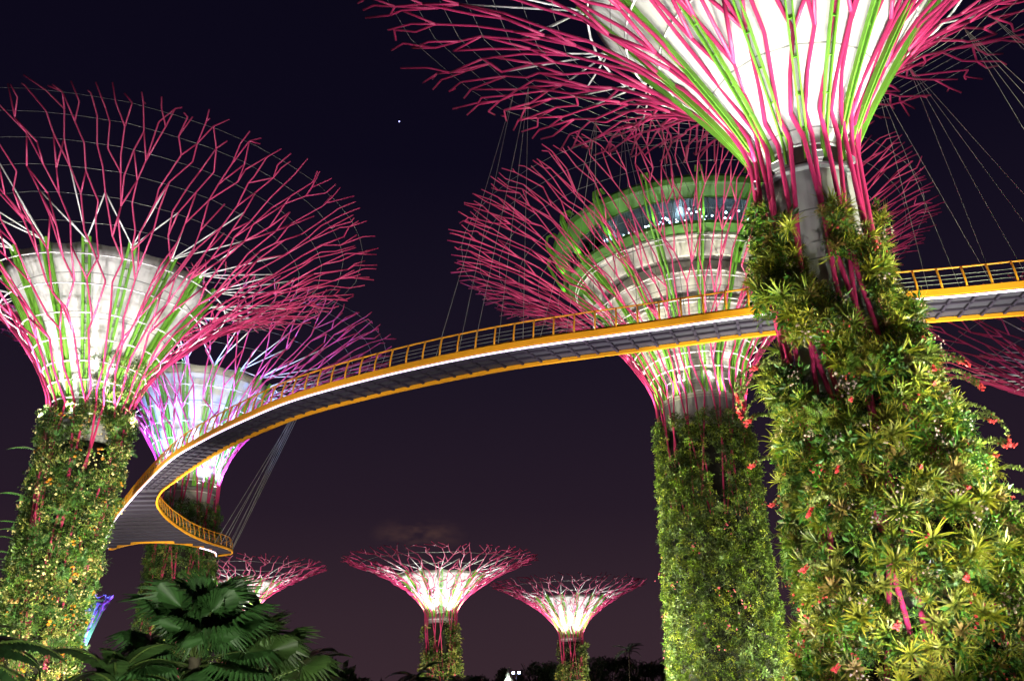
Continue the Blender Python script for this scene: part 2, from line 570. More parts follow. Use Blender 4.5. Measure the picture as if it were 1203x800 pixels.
# ------------------------------------------------------------------ tree towers
class Tower:
    def __init__(s, name, label, bearing, d, zn, zb, zt, rn, rb, rt, trunk, core=None, p=1.3, seed=1, inset=0.4, rot=0.0,
                 group='steel tree towers in the garden'):
        b = R(bearing)
        s.loc = (d * math.sin(b), d * math.cos(b), 0.0)
        s.zn, s.zb, s.zt, s.rn, s.rb, s.rt, s.p = zn, zb, zt, rn, rb, rt, p
        s.inset = inset
        s.nodes = []
        s.lean_tab = ((0, 25), (0, 0))
        s.trunk = np.array(trunk, float)           # (z, r) of the pipe cage
        s.core = core or rn * 0.82
        s.seed = seed
        s.rng = np.random.default_rng(seed)
        s.root = thing(name, label, 'tree tower', s.loc, 0, group)
        s.face = math.atan2(-s.loc[1], -s.loc[0])  # azimuth looking back to the viewpoint
        s.rot = rot

    def R_trunk(s, z):
        return np.interp(z, s.trunk[:, 0], s.trunk[:, 1])

    def lean(s, z):
        """sideways offset of the planted trunk, to the right as seen from the viewpoint"""
        a = s.face + math.pi / 2
        k = np.interp(z, *s.lean_tab)
        return k * math.cos(a), k * math.sin(a)

    def zf(s, u):
        return 1 - (1 - u ** .65) ** s.p

    def u_at(s, z):
        us = np.linspace(0, 1, 200) ** 2
        return float(np.interp((z - s.zn) / (s.zt - s.zn), [s.zf(q) for q in us], us))

    def surf(s, th, u, off=0.0):
        r = s.rn + (s.rt - s.rn) * u + off * 0.6
        uu = min(u, 1.0)
        z = s.zn + (s.zt - s.zn) * s.zf(uu) - off * 0.8
        if u > 1: z += (u - 1) * (s.zt - s.zn) * 0.12
        return np.array([r * math.cos(th), r * math.sin(th), z])

    # pipes -----------------------------------------------------------
    def branches(s, n_main=24, r0=0.12, r1=0.07, sides=6, counts=(44, 74, 104), trunk_pts=8):
        """pipes climb the trunk, then spread as an evenly filled web of zigzag Y forks"""
        rng = s.rng
        us = np.array([0, .012, .045, .10, .17, .26, .36, .46, .56, .66, .76, .86, .94, 1.0])
        nl = len(us)
        TAU = 2 * math.pi
        mains = []
        for i in range(n_main):
            th = s.rot + TAU * (i + rng.uniform(-.18, .18)) / n_main
            sg = 1 if i % 2 else -1
            drift = sg * (rng.uniform(.25, .6) if i % 4 < 2 else rng.uniform(.9, 1.5))
            path = []
            for z in np.linspace(0, s.zn, trunk_pts):
                t2 = th + drift * (1 - z / s.zn) ** 1.15
                r = float(s.R_trunk(z)) - s.inset * float(np.interp(z / s.zn, [0, .55, .95], [1.25, 1.15, 0]))
                lx, ly = s.lean(z)
                path.append(np.array([r * math.cos(t2) + lx, r * math.sin(t2) + ly, z]))
            mains.append((th, path))
        # nodes: (angle, position, main index, parent)
        level = [dict(th=th, p=path[-1], m=i, kids=[]) for i, (th, path) in enumerate(mains)]
        roots = level
        extra = []
        for k in range(1, nl):
            u = us[k]
            n = int(round(np.interp(u, [0, .08, .5, .8, 1.0], [n_main, n_main, counts[0], counts[1], counts[2]])))
            ph = s.rot + (.5 if k % 2 else 0) * TAU / n + rng.uniform(-.1, .1) * TAU / n
            new = []
            prev_th = np.array([q['th'] for q in level])
            for c in range(n):
                if k >= 10 and rng.random() < .10: continue
                jit = .18 if k < 4 else .47
                th = ph + TAU * (c + rng.uniform(-jit, jit)) / n
                dth = np.abs((prev_th - th + math.pi) % TAU - math.pi)
                order = np.argsort(dth)
                # nodes prefer a free parent among the nearest two, so few ends stay bare
                a, b = level[order[0]], level[order[1]]
                par = b if (len(a['kids']) and not len(b['kids']) and dth[order[1]] < dth[order[0]] * 2.2) else a
                if 3 < k < nl - 1 and rng.random() < .28 and len(b['kids']) < 2 and dth[order[1]] < TAU / n * 1.25: par = b
                if len(par['kids']) >= 2: par = b if len(b['kids']) < 2 else par
                du = 0 if k < 3 else rng.uniform(-.035, .035)
                off = rng.uniform(-.3, .3) * min(1, u * 2)
                p = s.surf(th, max(0, u + du), off)
                if k == nl - 1: p = s.surf(th, u + rng.uniform(-.05, .03), off)
                nd = dict(th=th, p=p, m=par['m'], kids=[])
                par['kids'].append(nd)
                new.append(nd)
                # some cells close: a second pipe back to the other neighbour
                if 3 < k < nl - 1 and rng.random() < .40 and dth[order[1]] < TAU / n * 1.3:
                    oth = b if par is a else a
                    extra.append((oth['m'], [oth['p'], p]))
            if k < 9:
                # no pipe stops short low down: a bare end simply runs on
                for par in level:
                    if not par['kids']:
                        th = par['th'] + rng.uniform(-.25, .25) * TAU / n
                        nd = dict(th=th, p=s.surf(th, u, rng.uniform(-.2, .2) * min(1, u * 2)), m=par['m'], kids=[])
                        par['kids'].append(nd)
                        new.append(nd)
            level = new
        lines = {i: [] for i in range(n_main)}

        def walk(node, path):
            while True:
                s.nodes.append(node['p'])
                kids = node['kids']
                if not kids:
                    if len(path) > 1: lines[node['m']].append(path)
                    return
                for q in kids[1:]:
                    walk(q, [node['p'], q['p']])
                node = kids[0]
                path = path + [node['p']]

        for i, rt in enumerate(roots):
            walk(rt, list(mains[i][1]))
        for m, pth in extra:
            lines[m].append(pth)
        for m in range(n_main):
            mb = MB()
            for path in lines[m]:
                P = np.array(path)
                rad_c = np.hypot(P[:, 0], P[:, 1])
                uu = np.clip((rad_c - s.rn) / (s.rt - s.rn), 0, 1)
                rad = r0 + (r1 - r0) * uu ** .7
                # doubled points keep the kinks of the welded pipes crisp
                Q, rr_ = [P[0]], [rad[0]]
                for a in range(1, len(P) - 1):
                    Q += [P[a] + (P[a - 1] - P[a]) * .04, P[a] + (P[a + 1] - P[a]) * .04]
                    rr_ += [rad[a], rad[a]]
                Q.append(P[-1]); rr_.append(rad[-1])
                mb.tube(Q, rr_, sides)
            mb.build('branch', M['pipe'], s.root)

    # bowl ------------------------------------------------------------
    def bowl_r(s, t):
        return s.core + (s.rb - s.core) * t ** 1.18

    def bowl(s, n_rib=16, seg_between=4, thick=0.18, mat=None, z0=None):
        z0 = s.zn - 0.2 if z0 is None else z0
        s.n_rib = n_rib
        T = np.linspace(0, 1, 14)
        V, n = [], n_rib * seg_between
        for t in T:
            r = s.bowl_r(t)
            for j in range(n):
                a0 = (j // seg_between) * 2 * math.pi / n_rib
                f = (j % seg_between) / seg_between
                p0 = np.array([math.cos(a0), math.sin(a0)]); a1 = a0 + 2 * math.pi / n_rib
                p1 = np.array([math.cos(a1), math.sin(a1)])
                q = (p0 * (1 - f) + p1 * f) * r
                dip = 0.25 * math.sin(math.pi * f) * t ** 4 * (s.rb / 9)
                V.append((q[0], q[1], z0 + (s.zb - z0) * t - dip))
        V = np.array(V)
        c, si = math.cos(s.rot), math.sin(s.rot)
        V[:, :2] = V[:, :2] @ np.array([[c, si], [-si, c]])
        inner = V.copy(); inner[:, :2] *= (1 - thick / np.maximum(np.hypot(V[:, 0], V[:, 1]), .1))[:, None]
        m = len(T)
        F = [(i * n + j, i * n + (j + 1) % n, (i + 1) * n + (j + 1) % n, (i + 1) * n + j) for i in range(m - 1) for j in range(n)]
        o = m * n
        F += [(o + a, o + d, o + cc, o + b) for a, b, cc, d in F]
        F += [((m - 1) * n + j, (m - 1) * n + (j + 1) % n, o + (m - 1) * n + (j + 1) % n, o + (m - 1) * n + j) for j in range(n)]
        MB().add(np.concatenate([V, inner]), F).build('bowl', mat or M['membrane'], s.root)

    def ribs(s, w=0.075, gap=0.29, depth=0.22, z0=None, first_z=None):
        z0 = s.zn - 0.2 if z0 is None else z0
        mb = MB()
        T = np.linspace(-0.06, 1.02, 16)
        for sd in (-1, 1):
            V = []
            for t in T:
                r = s.bowl_r(max(t, 0)) + 0.06
                z = z0 + (s.zb - z0) * t
                y = sd * gap / 2 * (0.7 + 0.6 * max(t, 0))
                V += [(r, y - w / 2, z), (r, y + w / 2, z), (r + depth, y + w / 2, z - depth * .3), (r + depth, y - w / 2, z - depth * .3)]
            F = [(i * 4 + j, i * 4 + (j + 1) % 4, (i + 1) * 4 + (j + 1) % 4, (i + 1) * 4 + j) for i in range(len(T) - 1) for j in range(4)]
            F += [(3, 2, 1, 0), (60, 61, 62, 63)]
            mb.add(V, F)
        for t in np.linspace(.05, .98, 9):
            r = s.bowl_r(t) + 0.16
            mb.box((r, 0, z0 + (s.zb - z0) * t), (0.08, gap * 1.2, 0.08))
        first = mb.build('rib', M['green_steel'], s.root, smooth=False)
        first.rotation_euler = (0, 0, s.rot)
        for i in range(1, s.n_rib):
            c = first.copy(); COL.objects.link(c); c.parent = s.root
            c.rotation_euler = (0, 0, s.rot + 2 * math.pi * i / s.n_rib)

    def hoops(s, zs, rad=0.07, seg=40, sides=6, inset=0.32):
        for z in zs:
            if z <= s.zn:
                r = float(s.R_trunk(z)) - inset
            else:
                u = s.u_at(z)
                r = s.rn + (s.rt - s.rn) * u - inset
            th = np.arange(seg) * 2 * np.pi / seg
            MB().ring(np.stack([r * np.cos(th), r * np.sin(th), np.full(seg, z)], 1), rad, sides).build('hoop', M['white_steel'], s.root)

    def snap(s, p, dmax=2.6):
        N = np.array(s.nodes)
        d = np.linalg.norm(N - np.asarray(p), axis=1)
        i = int(np.argmin(d))
        return N[i] if d[i] < dmax else None

    def struts(s, rad=0.06, sides=5):
        """white props from each rib end of the bowl out to the pipes"""
        ub = s.u_at(s.zb)
        da = 2 * math.pi / s.n_rib
        for i in range(s.n_rib):
            a = s.rot + i * da
            mb = MB()
            p = np.array([(s.rb + .15) * math.cos(a), (s.rb + .15) * math.sin(a), s.zb])
            for u, o in ((ub * 1.2, -.42), (ub * 1.2, .42), (ub * 1.38, 0.12), (ub * .9, 0)):
                q = s.snap(s.surf(a + o * da, min(u, .98)))
                if q is not None:
                    mb.tube([p, q], rad, sides)
            mb.box(p, (.3, .3, .35))
            mb.build('strut', M['white_steel'], s.root)

    def cable_rings(s, us, rad=0.022, seg=44):
        for u in us:
            P = []
            for j in range(seg):
                th = 2 * math.pi * j / seg
                P.append(s.surf(th, u, 0.12 * math.sin(j * 2.4)))
            MB().ring(np.array(P), rad, 4).build('cable_ring', M['cable'], s.root)

    def trunk_core(s, panel_z=None, top=None, mat=None):
        top = top or s.zn
        c = s.core
        prof = []
        for z in np.linspace(0, s.zn, 14):
            r = c * float(np.interp(z / s.zn, [0, .3, .6, 1], [1.25, 1.1, 1, 1]))
            prof.append((min(r, float(s.R_trunk(z)) - 1.1) if z < s.zn * .6 else min(r, max(float(s.R_trunk(z)) - .45, 1.0)), z))
        prof.append((prof[-1][0], top))
        tk = MB().lathe(prof, 48)
        for q in tk.v[0]:
            lx, ly = s.lean(q[2]); q[0] += lx; q[1] += ly
        tk.build('trunk', mat or M['concrete'], s.root)
        if panel_z:
            zz = np.linspace(0, panel_z, 12)
            prof = [(max(float(s.R_trunk(z)) - 0.95, min(c, float(s.R_trunk(z)) - .45) + .04), z) for z in zz]
            prof.append((c * .98, panel_z))
            pm = MB().lathe(prof, 48)
            for q in pm.v[0]:
                lx, ly = s.lean(q[2]); q[0] += lx; q[1] += ly
            pm.build('planting_panel', M['panel'], s.root)

    def collar(s, z=None):
        """walkway band with lamps at the neck"""
        z = s.zn - .9 if z is None else z
        r = s.core
        MB().lathe([(r, z), (r + .35, z), (r + .35, z + .12), (r, z + .12)], 40).build('collar', M['lamp_box'], s.root, smooth=False)
        k = 8
        for i in range(k):
            a = s.face + (i + .35) * 2 * math.pi / k
            mb = MB()
            Rz = np.array([[math.cos(a), -math.sin(a), 0], [math.sin(a), math.cos(a), 0], [0, 0, 1]])
            p = np.array([(r + .38) * math.cos(a), (r + .38) * math.sin(a), z + .42])
            mb.box(p, (.28, .42, .34), Rz)
            mb.box(p + np.array([0, 0, -.22]), (.06, .3, .14), Rz)
            lamp = mb.build('floodlight', M['lamp_box'], s.root, smooth=False)
            MB().box(p + np.array([0, 0, .19]), (.22, .36, .03), Rz).build('lens', M['lens'], lamp, smooth=False)

    # light -----------------------------------------------------------
    def light_neck(s, n=6, power=3000, color=(1, .98, .95), r=None, dz=-1.2, cone=105, phase=.5):
        r = r or s.rn + .7
        for i in range(n):
            a = s.face + (i + phase) * 2 * math.pi / n
            x, y = s.loc[0] + r * math.cos(a), s.loc[1] + r * math.sin(a)
            tr = s.core + (s.rb - s.core) * .62
            tx, ty = s.loc[0] + tr * math.cos(a), s.loc[1] + tr * math.sin(a)
            spot((x, y, s.zn + dz), (tx, ty, s.zn + (s.zb - s.zn) * .62), power, cone, color, .5, .2, 'neck_floodlight_beam')

    def light_ground(s, n=5, power=24000, color=(1, .96, .95), r=None, rt=None, cone=50, phase=0.0, z=0.4):
        r = r or s.rt * .55
        rt = rt or s.rt * .36
        for i in range(n):
            a = s.face + (i + phase) * 2 * math.pi / n
            spot((s.loc[0] + r * math.cos(a), s.loc[1] + r * math.sin(a), z),
                 (s.loc[0] + rt * math.cos(a), s.loc[1] + rt * math.sin(a), s.zt), power, cone, color, .8, .3, 'canopy_floodlight_beam')

    def light_trunk(s, az_deg, dist, power, zt, color=(1, .95, .8), cone=70, z=0.3):
        """az_deg is measured from the side of the trunk that faces the viewpoint; + is to the right in the picture"""
        a = s.face + R(az_deg)
        spot((s.loc[0] + dist * math.cos(a), s.loc[1] + dist * math.sin(a), z), (s.loc[0], s.loc[1], zt), power, cone, color, .6, .25, 'trunk_floodlight_beam')

    # planting --------------------------------------------------------
    def sites(s, n, z0, z1, seed, half=115, depth=(-.35, .25), keep=None, bias=1.0, bulge=.3):
        rng = np.random.default_rng(seed)
        th = s.face + R(half) * rng.uniform(-1, 1, n)
        z = z0 + (z1 - z0) * rng.uniform(0, 1, n) ** bias
        if keep is not None:
            ok = keep(th, z, rng)
            th, z = th[ok], z[ok]
        r0 = s.R_trunk(z)
        lump = 0
        for fx, fz, ph in ((1.1, .8, .3), (1.9, -1.3, 1.7), (-.7, 2.1, 4.0), (2.7, 1.9, 2.2)):
            lump = lump + np.sin(fx * r0 * th * 1.3 + fz * z * 1.3 + ph)
        r = r0 + rng.uniform(depth[0], depth[1], len(z)) + bulge * lump / 2
        lx, ly = s.lean(z)
        pos = np.stack([r * np.cos(th) + lx, r * np.sin(th) + ly, z], 1)
        nrm = np.stack([np.cos(th), np.sin(th), np.zeros(len(th))], 1)
        return pos, nrm, th, rng


# ================================================================== SETTING
g = MB()
gs = np.concatenate([-np.geomspace(3000, 5, 24), np.geomspace(5, 3000, 24)])
GX, GY = np.meshgrid(gs, gs, indexing='ij')
ng = len(gs)
GV = np.stack([GX, GY, 0.15 * np.sin(GX * .13) * np.sin(GY * .11) - .15], -1).reshape(-1, 3)
GF = [(i * ng + j, (i + 1) * ng + j, (i + 1) * ng + j + 1, i * ng + j + 1) for i in range(ng - 1) for j in range(ng - 1)]
tag(g.add(GV, GF).build('ground', M['ground']), kind='structure')

# ================================================================== NEAREST TOWER (right)
near = Tower('tree_tower', 'nearest tree tower at the right, thick leafy trunk with trailing red-tipped stems', 21.2, 38.6,
             25.0, 37.0, 41.5, 2.4, 9.9, 24.0,
             [(0, 4.75), (5.5, 4.1), (9, 3.6), (14.5, 2.9), (16, 2.85), (20, 2.5), (25, 2.4)], core=1.95, seed=11, rot=.12)
near.lean_tab = ((0, 5.5, 9, 14.5, 19), (1.6, 1.4, 1.05, .35, 0))
near.trunk_core(panel_z=13.0)
near.branches(28, 0.11, 0.062, 8, (80, 132, 170))
near.bowl(16)
near.ribs()
near.hoops([24.9, 26.2, 27.6, 29.0, 30.5, 32.0, 33.5, 35.0], 0.065, 48, inset=.42)
near.struts(.062)
near.cable_rings([.42, .50, .58, .66, .74, .82, .90], .012)
near.collar(23.6)
near.light_neck(9, 800, (1, .97, .97))
near.light_ground(6, 24000, (1, .95, .97))
near.light_trunk(-84, 15, 38000, 15, (.97, 1, .70), 80)
near.light_trunk(84, 14, 56000, 16, (.97, 1, .70), 80)
near.light_trunk(-76, 15, 52000, 20, (1, .97, .74), 34)
near.light_trunk(78, 15, 60000, 20, (1, .97, .74), 34)
near.light_trunk(38, 17, 6500, 14, (.95, 1, .75), 70)

rngT = np.random.default_rng(5)
T_bro = [t_rosette(rngT, 22, .75, .09), t_rosette(rngT, 26, .9, .07, (.12, .17, .015), (.32, .30, .025)),
         t_rosette(rngT, 18, .5, .085, (.16, .12, .03), (.34, .24, .10))]
T_green = [t_bush(rngT, 40, .45, .17, .10, (.055, .16, .010)), t_bush(rngT, 40, .5, .13, .07, (.12, .21, .014)),
           t_tuft(rngT), t_fern(rngT, 7, .8), t_bush(rngT, 30, .4, .20, .06, (.03, .075, .015)), t_tuft(rngT, 30, .7, .03, (.10, .14, .02), (.32, .30, .025))]
T_big = [t_fern(rngT, 8, 1.0, (.08, .15, .015)), t_bush(rngT, 22, .6, .42, .2, (.035, .10, .012)), t_tuft(rngT, 24, 1.1, .05, (.09, .14, .015), (.30, .30, .025)),
         t_bush(rngT, 46, .4, .10, .05, (.22, .19, .02)), t_rosette(rngT, 24, 1.1, .07, (.08, .14, .012), (.2, .25, .03))]
T_pale = [t_flowers(rngT, 8, .18, .045, (.55, .40, .38)), t_flowers(rngT, 5, .15, .05, (.55, .06, .06))]


def near_keep(th, z, rng):
    cov = np.interp(z, [0, 10, 13, 15, 19, 21, 22.6], [1.15, 1.0, .55, .0, -.1, -.1, -.9])
    edge = np.abs(np.sin((th - near.face))) ** 2 * .75
    return patch_noise(th * 1.5, z, 77, 1.0) + rng.normal(size=len(z)) * .12 < cov + edge - .15


fol = MB()
pos, nrm, th, rg = near.sites(7400, 0.0, 22.6, 21, 115, (-.5, .30), near_keep)
scatter(fol, T_green + T_bro + T_big, [4, 4, 3, 2, 6, 3, 1.8, 1.4, 1.0, .5, 2.6, 1.6, 3.4, 1.4], pos, nrm, rg, .45, 1.0, .3, .5)  # many dark bushes: shade of the gaps given as leaf colour
tag(fol.build('foliage', M['leaf'], near.root, False, True), kind='stuff')
flo = MB()
pos, nrm, th, rg = near.sites(260, 0.0, 22, 22, 110, (.05, .45), near_keep)
scatter(flo, T_pale, [2, 1], pos, nrm, rg, .6, 1.2, .2, .3)
tag(flo.build('blossoms', M['petal'], near.root, False, True), kind='stuff')

# rosette plants one can pick out on the nearest trunk
def plant_proto(name, tmpl, label, cat, group):
    V, F, C = tmpl
    o = MB().add(V, F, None, C).build(name, M['leaf'], None, False, True)
    return tag(o, label, cat, group)

rng_b = np.random.default_rng(31)
protos = [plant_proto('bromeliad', t_rosette(rng_b, 30, .8, .075, (.11, .18, .010), (.36, .32, .025)), '', 'plant', 'rosette plants'),
          plant_proto('bromeliad', t_rosette(rng_b, 34, .7, .06, (.08, .18, .010), (.28, .32, .025)), '', 'plant', 'rosette plants'),
          plant_proto('bromeliad', t_rosette(rng_b, 26, .62, .085, (.18, .14, .03), (.38, .26, .08)), '', 'plant', 'rosette plants')]
used_p = [False] * 3
pos, nrm, th, rg = near.sites(420, 1.0, 22.4, 33, 88, (.0, .25), near_keep)
cnt = 0
chosen = []
for i in range(len(pos)):
    if any(np.linalg.norm(pos[i] - q) < 1.0 for q in chosen): continue
    chosen.append(pos[i])
    k = int(rg.integers(0, 3))
    z = Vector(nrm[i]) + Vector((0, 0, .35)) + Vector(rg.normal(size=3) * .2)
    rot = z.to_track_quat('Z', 'Y').to_euler()
    o = protos[k] if not used_p[k] else protos[k].copy()
    if used_p[k]: COL.objects.link(o)
    used_p[k] = True
    o.location = Vector(near.loc) + Vector(pos[i])
    o.rotation_euler = rot
    s_ = rg.uniform(.6, 1.15); o.scale = (s_,) * 3
    up_ = pos[i][2] > 14.5
    kind_ = ('broad yellow-tipped', 'narrow-leaved yellow-green', 'rust-tinted short')[k]
    o['label'] = kind_ + (' rosette plant high on the bare upper trunk of the nearest tower' if up_ else
                          ' rosette plant in the dense lower greenery of the nearest tower')
    o['group'] = kind_ + (' rosettes on the upper trunk' if up_ else ' rosettes on the lower trunk')
    cnt += 1
    if cnt >= 110: break


# trailing stems with red flower tips
def trailing(length, droop, seed, out=.9):
    r = np.random.default_rng(seed)
    n = 22
    t = np.linspace(0, 1, n)
    ang = R(55) - R(droop) * t ** .8
    seg = length / (n - 1)
    x = np.concatenate([[0], np.cumsum(np.cos(ang[:-1]) * seg)]) * out
    z = np.concatenate([[0], np.cumsum(np.sin(ang[:-1]) * seg)])
    y = np.cumsum(r.normal(size=n)) * .02
    P = np.stack([x, y, z], 1)
    mb = MB()
    mb.tube(P, np.linspace(.03, .014, n), 5)
    mb.c[-1][:] = (.10, .12, .03)
    parts = []
    for k in range(150):
        f = r.uniform(.02, .98); i = int(f * (n - 1)); p = P[i] + (P[min(i + 1, n - 1)] - P[i]) * r.uniform(0, 1)
        d = r.normal(size=3); d /= np.linalg.norm(d)
        sd = np.cross(d, r.normal(size=3)); sd /= np.linalg.norm(sd)
        l, w = r.uniform(.09, .17), r.uniform(.03, .06)
        V = np.array([p, p + d * l * .5 + sd * w, p + d * l, p + d * l * .5 - sd * w])
        c = np.array((.16, .20, .05)) * r.uniform(.6, 1.5)
        parts.append((V, [(0, 1, 2, 3)], np.repeat(c[None], 4, 0)))
    V, F, C = join(parts)
    mb.add(V, F, None, C)
    fl = []
    tip = P[-1]; td = P[-1] - P[-3]; td /= np.linalg.norm(td)
    for k in range(34):
        d = r.normal(size=3) * .8 + td * .4; d /= np.linalg.norm(d)
        p = tip + td * r.uniform(-.12, .22)
        sd = np.cross(d, r.normal(size=3)); sd /= np.linalg.norm(sd)
        l, w = r.uniform(.08, .15), r.uniform(.03, .06)
        V = np.array([p, p + d * l * .5 + sd * w, p + d * l, p + d * l * .5 - sd * w])
        c = np.array((.72, .07, .08)) * r.uniform(.7, 1.3)
        fl.append((V, [(0, 1, 2, 3)], np.repeat(c[None], 4, 0)))
    return mb, join(fl)


stem_protos = []
for q, (ln, dr, lab) in enumerate(((2.3, 115, 'long arching'), (1.5, 95, 'short arching'), (2.7, 150, 'long hanging'))):
    rt_ = thing('trailing_stem', '', 'plant')
    a, b = trailing(ln, dr, 60 + q)
    a.build('stem', M['leaf'], rt_, False, True)
    MB().add(b[0], b[1], None, b[2]).build('flower', M['petal'], rt_, False, True)
    stem_protos.append([rt_, lab, False])
rs = np.random.default_rng(41)
# (angle from the facing side, height, kind): the ones that stick out of the outline first
stems = [(84, 13.6, 0), (78, 13.2, 0), (70, 13.9, 1), (88, 12.2, 0), (80, 11.6, 2), (75, 10.4, 1), (86, 9.4, 0), (82, 8.6, 1), (88, 7.4, 0),
         (84, 6.2, 1), (80, 5.0, 0), (88, 4.2, 1), (76, 7.9, 1), (90, 10.6, 1), (86, 3.0, 0), (78, 2.2, 1), (90, 5.6, 0),
         (-82, 14.6, 2), (-86, 14.9, 2), (-78, 14.3, 2), (-70, 14.6, 2), (-88, 13.8, 2), (-64, 13.9, 2), (-80, 12.6, 1), (-84, 10.8, 1),
         (-50, 14.4, 1), (35, 13.2, 0), (48, 13.6, 0), (42, 12.5, 1), (10, 9.2, 1), (-22, 9.6, 0), (-30, 8.2, 0), (28, 8.4, 1), (55, 9.8, 1),
         (60, 6.8, 1), (18, 5.2, 1), (-12, 3.8, 1), (-45, 6.0, 1), (-60, 8.8, 1), (38, 4.2, 1), (52, 3.2, 1), (-35, 2.6, 1), (66, 11.3, 1), (-8, 12.0, 1)]
for az, z, k in stems:
    pr = stem_protos[k]
    a = near.face + R(az)
    r = float(near.R_trunk(z)) + .05
    lx, ly = near.lean(z)
    loc = (near.loc[0] + lx + r * math.cos(a), near.loc[1] + ly + r * math.sin(a), z)
    rz = a + rs.uniform(-.35, .35)
    if not pr[2]:
        o = pr[0]; o.location = loc; o.rotation_euler = (0, 0, rz); pr[2] = True
    else:
        o = dup(pr[0], loc, (0, 0, rz), rs.uniform(.8, 1.2))
    side = 'right edge' if az > 62 else 'left edge' if az < -58 else 'front'
    o['label'] = pr[1] + ' red-tipped stem on the ' + side + ' of the nearest trunk'
    o['group'] = pr[1] + ' red-tipped stems on the ' + side

# ================================================================== TALL TOWER WITH THE BAR (centre)
mid = Tower('tree_tower', 'tallest tree tower, green rimmed glass bar inside its canopy, behind the yellow skyway', 12.35, 94.0,
            31.2, 46.0, 50.0, 4.75, 12.8, 27.0, [(0, 5.6), (4, 5.5), (14, 5.1), (29, 4.7), (31.2, 4.75)], core=4.0, seed=23, rot=.05, inset=1.0)
mid.trunk_core(panel_z=28.0, top=33.0)
mid.branches(36, 0.09, 0.056, 6, (112, 182, 235))
prof = [(4.0, 31.0), (4.1, 33.0), (4.5, 35.0), (5.3, 37.0), (5.9, 38.2), (6.6, 38.3), (7.6, 40.0), (7.9, 40.05), (7.9, 40.3), (7.3, 40.4),
        (7.4, 41.2), (8.2, 41.25), (9.1, 42.8), (9.4, 42.85), (9.4, 43.1), (8.9, 43.2), (8.95, 44.2), (10.2, 44.25), (11.4, 45.6), (11.9, 45.65), (11.9, 45.85), (11.0, 45.9)]
MB().lathe(prof, 72).build('bowl', M['concrete_warm'], mid.root, smooth=False)
MB().lathe([(11.0, 45.9), (13.2, 45.95), (13.5, 46.0), (13.5, 46.35), (12.9, 46.4), (11, 46.4)], 72).build('ledge', M['green_roof'], mid.root, smooth=False)
MB().lathe([(12.75, 46.4), (13.2, 49.1), (13.12, 49.1), (12.67, 46.4)], 48).build('window_band', M['glass'], mid.root)
MB().lathe([(13.3, 49.09), (12.0, 49.08), (7.0, 49.06)], 48).build('bar_ceiling', M['lamp_box'], mid.root)
MB().lathe([(7.0, 46.43), (12.6, 46.43)], 48).build('bar_floor', M['lamp_box'], mid.root)
MB().lathe([(7.0, 46.4), (7.0, 49.2)], 32).build('bar_wall', M['concrete'], mid.root)
for i in range(48):
    a = 2 * math.pi * i / 48
    if i == 0:
        m0 = MB().tube([(12.78, 0, 46.4), (13.23, 0, 49.1)], .035, 4).build('mullion', M['lamp_box'], mid.root)
    else:
        c = m0.copy(); COL.objects.link(c); c.parent = mid.root; c.rotation_euler = (0, 0, a)
MB().lathe([(7.0, 49.14), (13.5, 49.12), (14.0, 49.4), (15.0, 49.9), (15.2, 50.4), (14.8, 50.9), (13.0, 51.1), (7.0, 51.2)], 72).build('roof_ring', M['green_roof'], mid.root, smooth=False)
# curled green brackets rising outside the glass
brk = MB()
cr_pts = [(10.6, 43.2), (12.4, 45.2), (13.9, 46.6), (14.7, 47.9), (15.4, 49.3), (15.9, 50.4), (15.8, 51.3), (15.2, 51.7), (14.6, 51.3)]
for dy in (-.22, .22):
    V = []
    for r_, z_ in cr_pts:
        V += [(r_, dy - .08, z_), (r_, dy + .08, z_), (r_ + .25, dy + .08, z_ - .14), (r_ + .25, dy - .08, z_ - .14)]
    F = [(i * 4 + j, i * 4 + (j + 1) % 4, (i + 1) * 4 + (j + 1) % 4, (i + 1) * 4 + j) for i in range(len(cr_pts) - 1) for j in range(4)]
    brk.add(V, F)
b0 = brk.build('bracket', M['green_steel'], mid.root, smooth=False)
for i in range(18):
    c = b0 if i == 0 else b0.copy()
    if i: COL.objects.link(c); c.parent = mid.root
    c.rotation_euler = (0, 0, 2 * math.pi * (i + .3) / 18)
# long green ribs on the concrete bowl
rb = MB()
for dy in (-.2, .2):
    V = []
    rp_ = [(4.3, 31.4), (4.6, 33.6), (5.3, 35.8), (6.6, 38.0), (8.1, 40.2), (9.6, 42.6), (11.0, 44.4), (12.1, 45.6)]
    for r_, z_ in rp_:
        V += [(r_, dy - .1, z_), (r_, dy + .1, z_), (r_ + .3, dy + .1, z_ - .1), (r_ + .3, dy - .1, z_ - .1)]
    F = [(i * 4 + j, i * 4 + (j + 1) % 4, (i + 1) * 4 + (j + 1) % 4, (i + 1) * 4 + j) for i in range(len(rp_) - 1) for j in range(4)]
    rb.add(V, F)
r0 = rb.build('rib', M['green_steel'], mid.root, smooth=False)
for i in range(18):
    c = r0 if i == 0 else r0.copy()
    if i: COL.objects.link(c); c.parent = mid.root
    c.rotation_euler = (0, 0, 2 * math.pi * (i + .3) / 18)
